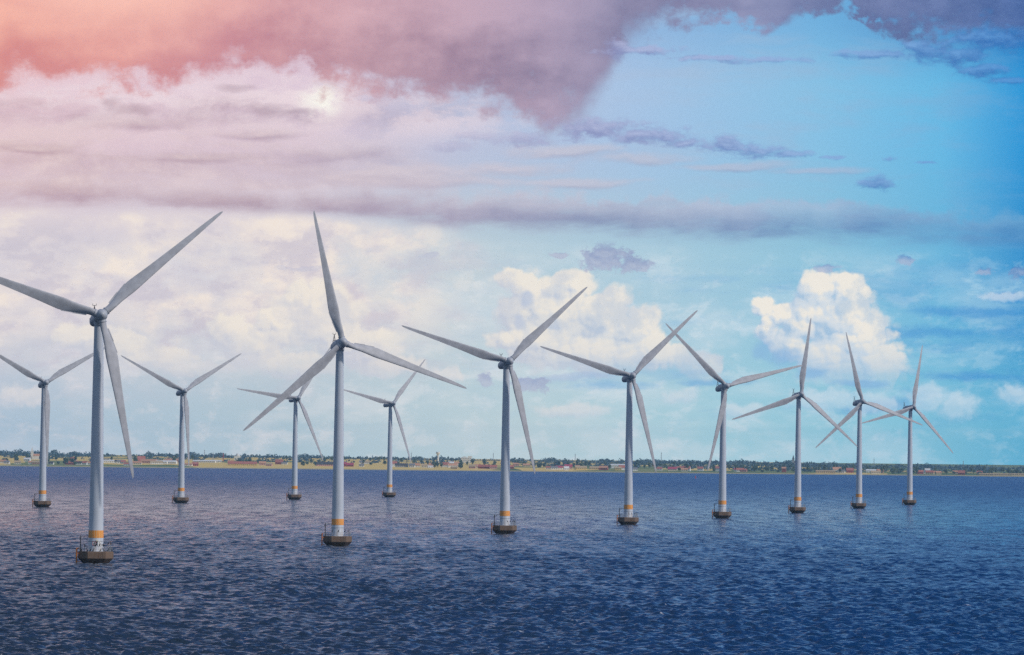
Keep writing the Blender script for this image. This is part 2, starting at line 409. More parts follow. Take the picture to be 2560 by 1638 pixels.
wp = g.mul(g.mul(wx, wy), g.step(dy, .10, .30))
out = g.node('ShaderNodeOutputWorld')
fin = g.node('ShaderNodeMixShader'); g.put(fin.inputs[0], wp)
nt.links.new(gen.outputs[0], fin.inputs[1]); nt.links.new(patch.outputs[0], fin.inputs[2])
nt.links.new(fin.outputs[0], out.inputs[0])

# --------------------------------------------------------------------- sun
sl = bpy.data.lights.new('sun', 'SUN'); sl.energy = 2.4; sl.angle = R(4); sl.color = (1.0, .93, .84)
so = bpy.data.objects.new('sun', sl); COL.objects.link(so)
so.rotation_euler = (-SUN_DIR).to_track_quat('-Z', 'Y').to_euler()
so.location = (300, -200, 400)


# ------------------------------------------------------------ scene helpers
def ray(px, py):
    return _f + _r * ((px - 1280) / F) - _u * ((py - 819) / F)


def at_y(px, py, dist):
    d = ray(px, py)
    return Vector((0, 0, CAM_H)) + d * (dist / d.y)


def world_x(px, dist, py=1165):
    return at_y(px, py, dist).x


def mesh_obj(name, verts, faces, mats, parent=None, smooth=False, fmat=None):
    me = bpy.data.meshes.new(name)
    me.from_pydata(verts, [], faces)
    for mt in (mats if isinstance(mats, (list, tuple)) else [mats]):
        me.materials.append(mt)
    if fmat is not None:
        me.polygons.foreach_set('material_index', fmat)
    if smooth:
        me.polygons.foreach_set('use_smooth', [True] * len(me.polygons))
    me.update()
    o = bpy.data.objects.new(name, me); COL.objects.link(o)
    if parent is not None: o.parent = parent
    return o


def empty(name, loc=(0, 0, 0), rz=0.0):
    o = bpy.data.objects.new(name, None); COL.objects.link(o)
    o.empty_display_size = 2.0
    o.location = loc; o.rotation_euler = (0, 0, rz)
    return o


def tag(o, label, cat, group=None):
    o['label'] = label; o['category'] = cat
    if group: o['group'] = group
    return o


def kind(o, k):
    o['kind'] = k
    return o


class MB:
    """collects shapes into one mesh"""
    def __init__(s): s.v = []; s.f = []; s.m = []

    def add(s, v, f, mi=0):
        o = len(s.v); s.v += [tuple(p) for p in v]; s.f += [tuple(i + o for i in q) for q in f]; s.m += [mi] * len(f)

    def box(s, c, d, mi=0, rot=None):
        hx, hy, hz = d[0] / 2, d[1] / 2, d[2] / 2
        v = [Vector((x, y, z)) for x in (-hx, hx) for y in (-hy, hy) for z in (-hz, hz)]
        if rot is not None: v = [rot @ p for p in v]
        v = [p + Vector(c) for p in v]
        s.add(v, [(0, 1, 3, 2), (4, 6, 7, 5), (0, 4, 5, 1), (2, 3, 7, 6), (0, 2, 6, 4), (1, 5, 7, 3)], mi)

    def tube(s, a, b, ra, rb=None, n=10, mi=0):
        rb = ra if rb is None else rb
        a = Vector(a); b = Vector(b); q = (b - a).to_track_quat('Z', 'Y')
        v = []
        for p, r in ((a, ra), (b, rb)):
            for i in range(n):
                t = 2 * math.pi * i / n
                v.append(p + q @ Vector((r * math.cos(t), r * math.sin(t), 0)))
        f = [(i, (i + 1) % n, n + (i + 1) % n, n + i) for i in range(n)]
        f += [tuple(range(n - 1, -1, -1)), tuple(range(n, 2 * n))]
        s.add(v, f, mi)

    def lathe(s, prof, n=40, mi=0, cap=True):
        v = []
        for r, z in prof:
            for i in range(n):
                t = 2 * math.pi * i / n
                v.append((r * math.cos(t), r * math.sin(t), z))
        f = []
        for k in range(len(prof) - 1):
            for i in range(n):
                j = (i + 1) % n
                f.append((k * n + i, k * n + j, (k + 1) * n + j, (k + 1) * n + i))
        if cap:
            f.append(tuple(range(n - 1, -1, -1)))
            f.append(tuple((len(prof) - 1) * n + i for i in range(n)))
        s.add(v, f, mi)

    def obj(s, name, mats, parent=None, smooth=False):
        return mesh_obj(name, s.v, s.f, mats, parent, smooth, s.m)


def smooth_angle(o, deg=40):
    me = o.data
    bm = bmesh.new(); bm.from_mesh(me)
    bmesh.ops.recalc_face_normals(bm, faces=bm.faces)
    for e in bm.edges:
        if len(e.link_faces) == 2:
            e.smooth = e.calc_face_angle(0) < R(deg)
    for fc in bm.faces: fc.smooth = True
    bm.to_mesh(me); bm.free()
    return o


def material(name, col, rough=.6, var=.0, vscale=1.0, spec=.4, bump=0.0, col2=None, metallic=0.0):
    mt = bpy.data.materials.new(name); mt.use_nodes = True
    n = mt.node_tree; b = n.nodes['Principled BSDF']
    b.inputs['Roughness'].default_value = rough
    b.inputs['Specular IOR Level'].default_value = spec
    b.inputs['Metallic'].default_value = metallic
    q = G(n)
    if var > 0 or col2 is not None:
        tc = q.node('ShaderNodeTexCoord').outputs['Object']
        nz = q.noise(tc, vscale, 5, .6, dim='3D')
        c2 = col2 if col2 is not None else tuple(max(0, c * (1 - var)) for c in col)
        q.put(b.inputs['Base Color'], q.mix(q.step(nz, .35, .68), (*col, 1), (*c2, 1)))
        if bump > 0:
            bn = q.node('ShaderNodeBump'); bn.inputs['Strength'].default_value = bump; bn.inputs['Distance'].default_value = .05
            q.put(bn.inputs['Height'], q.noise(tc, vscale * 3, 5, .6, dim='3D'))
            n.links.new(bn.outputs[0], b.inputs['Normal'])
    else:
        b.inputs['Base Color'].default_value = (*col, 1)
    return mt


TURB = [
    # base x px, distance, yaw, phase, label
    (239, 1290.7, 14.6, 40.9, 'largest and nearest white wind turbine, its brown base crowded with dark seabirds'),
    (843.5, 1574.3, 16.4, 101.1, 'second largest wind turbine, one blade almost upright, long blades spread to both sides'),
    (1261.5, 1859.2, 16.6, 42.4, 'third largest wind turbine, standing alone at the middle of the view'),
    (1570.5, 2153.9, 17.4, 43.2, 'wind turbine whose raised right blade crosses the blade tip of the turbine behind it'),
    (1805.5, 2425.3, 20.7, 14.8, 'wind turbine with one blade hanging in front of its own tower'),
    (1993.8, 2702.3, 19.6, 79.1, 'wind turbine in front of the tall white cumulus, one blade upright leaning right'),
    (2147.1, 2997.3, 22.6, 101.1, 'wind turbine second from right, its long right blade crossing the last tower'),
    (2274, 3276.8, 29.9, 75.0, 'small wind turbine farthest right, last of the nearer row'),
    (105.7, 2576.8, 21.0, 30.0, 'smaller wind turbine farthest left, behind the largest turbine'),
    (452.4, 2870.0, 25.2, 31.9, 'small wind turbine between the two largest, blades spread in a wide Y'),
    (736, 3161.0, 29.9, 52.5, 'small wind turbine just left of the second largest tower, partly behind its blade'),
    (973.4, 3418.9, 34.5, 47.0, 'smallest wind turbine, just right of the second largest tower'),
]

# -------------------------------------------------------------------- water
BASES = [(world_x(t[0], t[1], 1140 + .01135 * (t[0] - 1280) + CAM_H * F / t[1]), t[1]) for t in TURB]


def make_water_material():
    mt = bpy.data.materials.new('sea_water'); mt.use_nodes = True
    n = mt.node_tree; b = n.nodes['Principled BSDF']; q = G(n)
    tc = q.node('ShaderNodeTexCoord').outputs['Object']
    x, y, z = q.sep(tc)
    # sky reflection painted into the base colour: grey-violet west, bluer east and far out
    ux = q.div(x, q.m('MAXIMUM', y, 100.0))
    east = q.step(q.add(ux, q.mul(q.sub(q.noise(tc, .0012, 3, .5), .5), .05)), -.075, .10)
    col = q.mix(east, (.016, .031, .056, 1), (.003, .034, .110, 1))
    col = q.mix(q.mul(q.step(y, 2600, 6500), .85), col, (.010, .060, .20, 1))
    # foam flecks on a few crests
    fm = q.mul(q.step(q.noise(q.v('MULTIPLY', tc, (.22, .40, 1)), 1.0, 6, .65), .70, .75), q.step(z, .08, .40))
    col = q.mix(q.mul(fm, .5), col, (.45, .48, .55, 1))
    # lapping foam round the nearest concrete bases
    for (bx, by) in BASES[:5]:
        d = q.v('LENGTH', q.v('MULTIPLY', q.v('SUBTRACT', tc, (bx + .8, by - .6, 0)), (.9, .55, 0)), out=1)
        fm = q.m('MAXIMUM', fm, q.mul(q.mul(q.step(d, 7.5, 3.4), q.step(q.noise(tc, .9, 5, .65), .44, .58)), .75))
    col = q.mix(q.mul(fm, .6), col, (.45, .48, .55, 1))
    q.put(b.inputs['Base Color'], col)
    far = q.step(y, 1500, 6000)
    q.put(b.inputs['Roughness'], q.add(q.mul(fm, .4), q.mad(far, .25, .10)))
    b.inputs['IOR'].default_value = 1.333
    b.inputs['Specular IOR Level'].default_value = .5
    bn = q.node('ShaderNodeBump'); bn.inputs['Distance'].default_value = 1.0
    grp = q.add(q.mul(q.noise(q.v('MULTIPLY', tc, (.050, .0085, 1)), 1.0, 5, .68), .7), q.mul(q.noise(q.v('MULTIPLY', tc, (.012, .0022, 1)), 1.0, 4, .6), .5))
    grp = q.step(grp, .38, .82)                                   # wave groups and gusts
    q.put(bn.inputs['Strength'], q.m('MULTIPLY', q.mad(far, -.25, 1.0), q.mad(grp, 1.0, .45)))
    hgt = q.add(q.mul(q.noise(q.v('MULTIPLY', tc, (1.5, 2.4, 1)), 1.0, 3, .6), .11),
                q.mul(q.noise(q.v('MULTIPLY', tc, (.42, .74, 1)), 1.0, 3, .55), .26))
    q.put(bn.inputs['Height'], hgt)
    # chop too fine for the mesh far out: slopes straight from noise
    sl = q.v('SUBTRACT', q.noise(q.v('MULTIPLY', tc, (.75, .95, 1)), 1.0, 2, .6, out=1), (.5, .5, .5))
    flat = q.m('MAXIMUM', q.step(q.m('ABSOLUTE', ux), .196, .203), q.step(y, 588, 570))       # where the sheet has no modelled waves
    amt = q.mul(q.m('MAXIMUM', q.step(y, 900, 2600), flat), q.mad(grp, .9, .75))
    sl2 = q.v('SUBTRACT', q.noise(q.v('MULTIPLY', tc, (.10, .022, 1)), 1.0, 3, .65, out=1), (.5, .5, .5))
    slv = q.v('ADD', q.v('MULTIPLY', sl, (1.3, 1.9, 0)), q.v('MULTIPLY', sl2, (.4, 1.0, 0)))
    cmb = q.node('ShaderNodeVectorMath', operation='SCALE'); q.put(cmb.inputs[0], slv); q.put(cmb.inputs['Scale'], amt)
    nrm = q.v('NORMALIZE', q.v('ADD', bn.outputs[0], cmb.outputs[0]))
    n.links.new(nrm, b.inputs['Normal'])
    return mt


def make_sea():
    az = np.radians(np.linspace(-11.5, 11.5, 1120))
    rows = [585.0]
    while rows[-1] < 10600:
        rows.append(rows[-1] + 0.40 * (rows[-1] / 700.0) ** 1.42)
    rr = np.array(rows)
    A_, R_ = np.meshgrid(az, rr)
    x = (R_ * np.sin(A_)).astype(np.float64).ravel(); y = (R_ * np.cos(A_)).ravel()
    spac = np.repeat(0.40 * (rr / 700.0) ** 1.42, len(az))
    zx = np.zeros_like(x); ox = np.zeros_like(x); oy = np.zeros_like(x)
    n = 72
    wl = np.exp(rng.uniform(np.log(1.1), np.log(6.8), n))
    th = R(108) + rng.normal(0, R(40), n)            # direction of travel
    ph = rng.uniform(0, 2 * np.pi, n)
    s = 0.40 * math.sqrt(2 / n)
    for i in range(n):
        k = 2 * np.pi / wl[i]
        kx, ky = k * math.cos(th[i]), k * math.sin(th[i])
        amp = s / k * (1.0 if wl[i] < 16 else .7)
        fade = np.clip((wl[i] / spac - 2.0) / 2.5, 0, 1)
        p = kx * x + ky * y + ph[i]
        c = np.cos(p) * amp * fade; sn = np.sin(p) * amp * fade
        zx += c
        ox -= math.cos(th[i]) * sn * .8; oy -= math.sin(th[i]) * sn * .8
    # gusty patches: groups of higher and lower waves
    gust = 1 + .16 * np.sin(x * .021 + y * .006 + 1.3) * np.sin(y * .0083 - x * .003) + .12 * np.sin(x * .05 + 2 + y * .013)
    zx *= gust
    nr, nc = len(rr), len(az)
    vin = np.stack([x + ox, y + oy, zx], 1)
    idx = np.arange(nr * nc).reshape(nr, nc)
    q1 = np.stack([idx[:-1, :-1], idx[:-1, 1:], idx[1:, 1:], idx[1:, :-1]], -1).reshape(-1, 4)[:, ::-1]
    # calm coarse sheet all round, out to the horizon
    parts_v, parts_q, off = [vin], [q1], len(vin)
    for az_a, az_b, na, radii, zz in ((11.5, 92.0, 16, (585., 1500., 4000., 10600., 15000.), 0.0), (-92.0, -11.5, 16, (585., 1500., 4000., 10600., 15000.), 0.0),
                                      (-11.5, 11.5, 16, (10590., 15000.), -.05), (-180.0, 180.0, 60, (2., 200., 587.), -.05)):
        A2, R2 = np.meshgrid(np.radians(np.linspace(az_a, az_b, na)), np.array(radii))
        parts_v.append(np.stack([(R2 * np.sin(A2)).ravel(), (R2 * np.cos(A2)).ravel(), np.full(A2.size, zz)], 1))
        i2 = np.arange(A2.size).reshape(A2.shape) + off
        parts_q.append(np.stack([i2[:-1, :-1], i2[:-1, 1:], i2[1:, 1:], i2[1:, :-1]], -1).reshape(-1, 4)[:, ::-1])
        off += A2.size
    vv = np.concatenate(parts_v).astype(np.float32); qq = np.concatenate(parts_q).astype(np.int32)
    me = bpy.data.meshes.new('sea')
    me.vertices.add(len(vv)); me.vertices.foreach_set('co', vv.ravel())
    me.loops.add(qq.size); me.loops.foreach_set('vertex_index', qq.ravel())
    me.polygons.add(len(qq)); me.polygons.foreach_set('loop_start', np.arange(0, qq.size, 4, dtype=np.int32))
    me.polygons.foreach_set('use_smooth', np.ones(len(qq), dtype=bool))
    me.update(calc_edges=True)
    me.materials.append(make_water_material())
    o = bpy.data.objects.new('sea', me); COL.objects.link(o)
    return kind(o, 'structure')


make_sea()


# --------------------------------------------------------------------- land
def shore_px(px):            # water's edge in the photograph's rows
    return 1165.5 + 26.5 * px / 2560.0


def shore_y(px):
    d = ray(px, shore_px(px))
    return (0 - CAM_H) / d.z * d.y


def shore_at(x):             # distance of the shoreline at world x
    px = 1280 + x / 9400.0 * F
    px = min(max(px, -1500), 4000)
    return shore_y(px) + 25 * math.sin(x * .011) + 12 * math.sin(x * .037 + 1)


def land_z(x, y):
    t = y - shore_at(x)
    px = 1280 + x / y * F
    side = min(max((px - 1200) / 1300, 0), 1)
    top = 17.5 - 9.5 * side
    s = min(max(t / 2600.0, 0), 1)
    z = .5 + min(max(t, 0) / 45.0, 1) * 1.3 + top * (s ** .75)
    z += .8 * math.sin(x * .006 + y * .002) * s
    z -= max(0, t - 2700) * .0045
    return z if t > 0 else max(-3.0, .5 + t * .05)


def make_land():
    offs = [-80, -20, 0, 12, 30, 60, 100, 170, 260, 380, 520, 700, 900, 1150, 1450, 1800, 2200, 2700, 3400, 4500, 6000]
    xs_ = list(np.arange(-2400, 2401, 30.0))
    xs_ = [-9000, -7000, -5000, -3500] + xs_ + [3500, 5000, 7000, 9000]
    v = []; f = []
    for o in offs:
        for x in xs_:
            y = shore_at(x) + o
            xx = x * (y / 9400.0)
            v.append((xx, y, land_z(x, y) if o <= 4500 else 20.0))
    n = len(xs_)
    for r in range(len(offs) - 1):
        for c in range(n - 1):
            f.append((r * n + c, r * n + c + 1, (r + 1) * n + c + 1, (r + 1) * n + c))
    mt = bpy.data.materials.new('farmland'); mt.use_nodes = True
    t = mt.node_tree; b = t.nodes['Principled BSDF']; q = G(t)
    tc = q.node('ShaderNodeTexCoord').outputs['Object']
    x, y, z = q.sep(tc)
    vor = q.node('ShaderNodeTexVoronoi', voronoi_dimensions='2D', feature='F1')
    q.put(vor.inputs['Vector'], q.v('MULTIPLY', tc, (.006, .0021, 0))); vor.inputs['Scale'].default_value = 1.0
    vr, vg, vb = q.sep(vor.outputs['Color'])
    ux = q.div(x, y)
    gold_p = q.curve(q.mad(ux, 1 / .24, .5), [(0, .60), (.20, .70), (.33, .95), (.42, 1.0), (.52, .75), (.60, .45), (.70, .22), (.85, .08), (1, .08)])
    gold = q.step(q.sub(gold_p, vr), -.05, .05)
    nz = q.noise(q.v('MULTIPLY', tc, (.05, .02, 0)), 1.0, 4, .6)
    gcol = q.mix(nz, (.66, .44, .11, 1), (.78, .58, .20, 1))
    grn = q.mix(vg, (.10, .16, .06, 1), (.24, .26, .09, 1))
    col = q.mix(gold, grn, gcol)
    beach = q.step(z, 2.1, 1.6)
    col = q.mix(q.mul(beach, .9), col, q.mix(nz, (.34, .31, .17, 1), (.52, .42, .24, 1)))
    q.put(b.inputs['Base Color'], col); b.inputs['Roughness'].default_value = .9
    b.inputs['Specular IOR Level'].default_value = .1
    o = mesh_obj('land', v, f, mt, smooth=True)
    return kind(o, 'structure')


make_land()

# ---------------------------------------------------------------- materials
def streaked(name, col, dirt, rough):
    mt = bpy.data.materials.new(name); mt.use_nodes = True
    t = mt.node_tree; b = t.nodes['Principled BSDF']; q = G(t)
    tc = q.node('ShaderNodeTexCoord').outputs['Object']
    a = q.noise(q.v('MULTIPLY', tc, (1.6, 1.6, .06)), 1.0, 5, .6, dim='3D')
    c = q.noise(tc, .35, 5, .6, dim='3D')
    _, _, z = q.sep(tc)
    m = q.add(q.mul(q.step(a, .50, .74), .55), q.mul(q.step(c, .45, .75), .35))
    low = q.mul(q.step(z, 9.0, 3.6), q.step(a, .46, .62))        # rust runs near the deck
    colr = q.mix(q.mul(m, .6), (*col, 1), (*dirt, 1))
    colr = q.mix(q.mul(low, .35), colr, (.42, .30, .20, 1))
    q.put(b.inputs['Base Color'], colr); b.inputs['Roughness'].default_value = rough
    b.inputs['Specular IOR Level'].default_value = .4
    return mt


M_white = streaked('tower_paint', (.55, .59, .67), (.39, .41, .46), .40)
M_blade = material('blade_gelcoat', (.46, .465, .51), .50, .22, .30, .3)
M_nac = material('nacelle_shell', (.44, .46, .51), .42, .12, .5, .4)
M_seam = material('seam_line', (.16, .17, .19), .6)
M_orange = material('orange_paint', (.95, .32, .02), .45, .12, 1.2)
M_pale = material('pale_stripe_paint', (.88, .58, .28), .5, .1, 1.5)
M_or2 = material('weathered_orange', (.62, .20, .03), .55, .35, 1.4)
M_dark = material('dark_steel', (.05, .05, .06), .55, .2, 2.0)
M_galv = material('galvanised_steel', (.38, .39, .41), .45, .2, 2.0)
M_signw = material('sign_white', (.82, .82, .82), .5)
M_signr = material('sign_red', (.55, .04, .05), .5)
M_signk = material('sign_black', (.02, .02, .02), .5)
M_bird = material('dark_feathers', (.022, .022, .026), .6, .3, 8.0)
M_beak = material('pale_bill', (.35, .26, .14), .5)
M_lamp = material('lamp_housing', (.70, .64, .48), .5)


def concrete_mat():
    mt = bpy.data.materials.new('weathered_concrete'); mt.use_nodes = True
    t = mt.node_tree; b = t.nodes['Principled BSDF']; q = G(t)
    tc = q.node('ShaderNodeTexCoord').outputs['Object']
    x, y, z = q.sep(tc)
    base = q.mix(q.noise(tc, .9, 5, .6, dim='3D'), (.135, .082, .053, 1), (.215, .145, .102, 1))
    streak = q.noise(q.v('MULTIPLY', tc, (2.6, 2.6, .22)), 1.0, 4, .6, dim='3D')
    base = q.mix(q.mul(q.step(streak, .50, .72), .75), base, (.045, .030, .018, 1))
    rust = q.noise(q.v('MULTIPLY', tc, (1.4, 1.4, .35)), 1.0, 3, .5, dim='3D')
    base = q.mix(q.mul(q.step(rust, .60, .78), .5), base, (.16, .065, .022, 1))
    wet = q.step(q.add(z, q.mul(q.sub(q.noise(tc, 1.3, 3, .6, dim='3D'), .5), .5)), 1.75, 1.25)   # weed below high water
    base = q.mix(wet, base, q.mix(q.noise(tc, 2.2, 4, .6, dim='3D'), (.030, .016, .007, 1), (.070, .036, .014, 1)))
    q.put(b.inputs['Base Color'], base)
    q.put(b.inputs['Roughness'], q.mad(wet, -.35, .85))
    bn = q.node('ShaderNodeBump'); bn.inputs['Strength'].default_value = .4; bn.inputs['Distance'].default_value = .08
    q.put(bn.inputs['Height'], q.noise(tc, 3.0, 5, .6, dim='3D')); t.links.new(bn.outputs[0], b.inputs['Normal'])
    return mt


M_conc = concrete_mat()

# ------------------------------------------------------------ wind turbines
DECK = 3.4
HEXR = 4.85


def hexpt(k, r, z, rot=R(-8)):
    # one flat side turned to the front
    a = R(-60 + 60 * k) - rot - R(60)
    return (r * math.cos(a), r * math.sin(a), z)


def build_foundation():
    mb = MB()
    rings = [(2.9, -3.0), (3.0, -.6), (3.35, 0.0), (4.75, 1.42), (HEXR, 1.55), (HEXR, 3.28), (HEXR - .10, DECK)]
    v = []; f = []
    for r, z in rings:
        for k in range(6): v.append(hexpt(k, r, z))
    for i in range(len(rings) - 1):
        for k in range(6):
            j = (k + 1) % 6
            f.append((i * 6 + k, i * 6 + j, (i + 1) * 6 + j, (i + 1) * 6 + k))
    f.append(tuple(range(5, -1, -1))); f.append(tuple((len(rings) - 1) * 6 + k for k in range(6)))
    mb.add(v, f)
    # mooring recesses cast on the collar
    for k in range(6):
        a = Vector(hexpt(k, HEXR, 2.6)); b = Vector(hexpt((k + 1) % 6, HEXR, 2.6)); c = a.lerp(b, .66)
        nrm = Vector((c.x, c.y, 0)).normalized()
        mb.tube(c + nrm * -.05 + Vector((0, 0, -.45)), c + nrm * .08 + Vector((0, 0, -.45)), .10, n=8)
        mb.tube(c + nrm * -.05 + Vector((0, 0, .45)), c + nrm * .08 + Vector((0, 0, .45)), .10, n=8)
    o = mb.obj('foundation', M_conc)
    return smooth_angle(o, 25)


def tower_r(z):
    return 2.10 + (1.27 - 2.10) * (z - DECK) / (66.3 - DECK)


def build_tower():
    prof = [(2.36, DECK + .002), (2.36, DECK + .14), (2.12, DECK + .16)]
    seams = (6.2, 25.0, 46.0)
    zs = sorted(set([DECK + .2, 12, 18, 32, 39, 52, 59, 66.3]))
    for z in zs: prof.append((tower_r(z), z))
    mb = MB(); mb.lathe(prof, 64)
    for sz in seams:
        mb.lathe([(tower_r(sz) - .01, sz - .05), (tower_r(sz) + (.03 if sz < 10 else .012), sz - .045), (tower_r(sz) + (.03 if sz < 10 else .012), sz + .045), (tower_r(sz) - .01, sz + .05)], 64, 1 if sz < 10 else 0, cap=False)
    return smooth_angle(mb.obj('tower', [M_white, M_seam]), 30)


def build_band():
    n = 27 * 2; mb = MB()
    z0, z1 = 7.15, 9.2
    edges = []
    a = 0.0
    for i in range(27):
        edges.append((a, a + 2 * math.pi / 27 * .62, 0)); edges.append((a + 2 * math.pi / 27 * .62, a + 2 * math.pi / 27, 1)); a += 2 * math.pi / 27
    for (a0, a1, mi) in edges:
        pr = .035 if mi == 0 else .020
        for s0, s1 in ((0, .5), (.5, 1)):
            b0 = a0 + (a1 - a0) * s0; b1 = a0 + (a1 - a0) * s1
            v = []
            for z in (z0, z1):
                for b in (b0, b1):
                    rr = tower_r(z) + pr; v.append((rr * math.cos(b), rr * math.sin(b), z))
            for z in (z0, z1):
                for b in (b0, b1):
                    rr = tower_r(z) - .02; v.append((rr * math.cos(b), rr * math.sin(b), z))
            mb.add(v, [(0, 1, 3, 2), (4, 6, 7, 5), (0, 4, 5, 1), (2, 3, 7, 6), (0, 2, 6, 4), (1, 5, 7, 3)], mi)
    return mb.obj('striped_band', [M_orange, M_pale])


def build_railing():
    mb = MB()
    rr = HEXR - .42
    pts = [Vector(hexpt(k, rr, DECK)) for k in range(6)]
    for k in range(6):
        a, b = pts[k], pts[(k + 1) % 6]
        for t in (0, .33, .66):
            p = a.lerp(b, t)
            mb.tube(p, p + Vector((0, 0, 1.35)), .055, n=6)
        for h in (.7, 1.33):
            mb.tube(a + Vector((0, 0, h)), b + Vector((0, 0, h)), .028, n=6)
    return mb.obj('railing', M_galv)


def build_lamp_posts():
    """paired taller posts at the right-hand corner of the deck"""
    out_ = []
    for dx_, dy_ in ((3.62, -1.6), (4.15, -.9)):
        mb = MB()
        mb.tube((dx_, dy_, DECK), (dx_, dy_, DECK + 1.75), .085, n=8)
        mb.box((dx_, dy_, DECK + 1.83), (.26, .26, .16))
        out_.append(mb.obj('lamp_post', M_galv))
    return out_


def build_davit():
    mb = MB()
    x, y = -4.1, -1.0
    mb.tube((x, y, DECK), (x, y, 7.75), .17, .13, n=12)
    mb.tube((x, y, DECK), (x, y, DECK + .12), .34, n=12)
    mb.tube((x, y, 7.45), (x + 2.5, y + .4, 7.62), .07, .05, n=8)
    mb.tube((x, y, 6.4), (x + 1.1, y + .17, 7.5), .045, n=6)
    mb.box((x - .18, y, 6.9), (.24, .3, .5))
    mb.tube((x + 2.3, y + .36, 7.6), (x + 2.3, y + .36, 5.9), .02, n=5)
    return mb.obj('davit_crane', M_dark)


def build_landing():
    mb = MB()
    for yy in (-1.55, -.55):
        mb.tube((-5.15, yy, -2.5), (-5.15, yy, 4.25), .19, n=12)
        mb.tube((-5.15, yy, 4.25), (-4.55, yy, 4.32), .12, n=8)
        for z in (.6, 2.9):
            mb.tube((-5.15, yy, z), (-4.1, yy * .8, z), .10, n=8)
    for i in range(15):
        z = .1 + i * .29
        mb.tube((-5.15, -1.4, z), (-5.15, -.7, z), .045, n=6)
    return smooth_angle(mb.obj('boat_landing', M_or2), 40)


def sign_frame(ang, z):
    rr = tower_r(z) + .02
    c = Vector((rr * math.sin(ang), -rr * math.cos(ang), z))
    nrm = Vector((math.sin(ang), -math.cos(ang), 0)); tan = Vector((math.cos(ang), math.sin(ang), 0))
    rot = Matrix((tan, nrm * -1, Vector((0, 0, 1)))).transposed()
    return c + nrm * .045, rot


def build_signs():
    out_ = []
    def bar(mb, c, rot, x, z, w, h, ang=0.0, dep=.03, off=.02):
        mb.box(c + rot @ Vector((x, -off, z)), (w, dep, h), 0, rot @ Matrix.Rotation(ang, 3, 'Y'))
    # prohibition plate: red frame and slanted bars
    c, rot = sign_frame(-.13, 5.62)
    p = MB(); p.box(c, (.98, .04, .98), 0, rot); plate = p.obj('warning_sign', M_signw)
    fr = MB()
    for x, z, w, h in ((0, .46, .98, .09), (0, -.46, .98, .09), (-.46, 0, .09, .83), (.46, 0, .09, .83)): bar(fr, c, rot, x, z, w, h)
    fo = fr.obj('border', M_signr, plate)
    pc = MB()
    bar(pc, c, rot, .0, .14, .52, .13, R(-38)); bar(pc, c, rot, .06, -.02, .60, .13, R(-35)); bar(pc, c, rot, -.06, -.20, .36, .13, R(-38)); bar(pc, c, rot, -.0, -.02, .13, .50, R(24), .034)
    pi_ = pc.obj('pictogram', M_signk, plate)
    out_.append(plate)
    # notice plate with a small dark figure
    c, rot = sign_frame(.54, 5.55)
    p = MB(); p.box(c, (.85, .04, 1.15), 0, rot); plate2 = p.obj('notice_sign', M_signw)
    pc = MB()
    bar(pc, c, rot, 0, .08, .10, .70); bar(pc, c, rot, 0, .36, .22, .12, 0, .034); bar(pc, c, rot, 0, -.08, .38, .09, 0, .034); bar(pc, c, rot, 0, -.26, .5, .07, 0, .034)
    pc.obj('pictogram', M_signk, plate2)
    out_.append(plate2)
    # dark bracket between them carrying a pale lamp
    c, rot = sign_frame(.20, 5.7)
    p = MB(); p.box(c + rot @ Vector((0, 0, -.1)), (.14, .16, .9), 0, rot); p.box(c + rot @ Vector((.03, -.02, .36)), (.46, .16, .14), 0, rot)
    br_ = p.obj('lamp_bracket', M_dark)
    p = MB(); p.box(c + rot @ Vector((.05, -.04, .72)), (.46, .2, .32), 0, rot); p.obj('lamp', M_lamp, br_)
    out_.append(br_)
    return out_


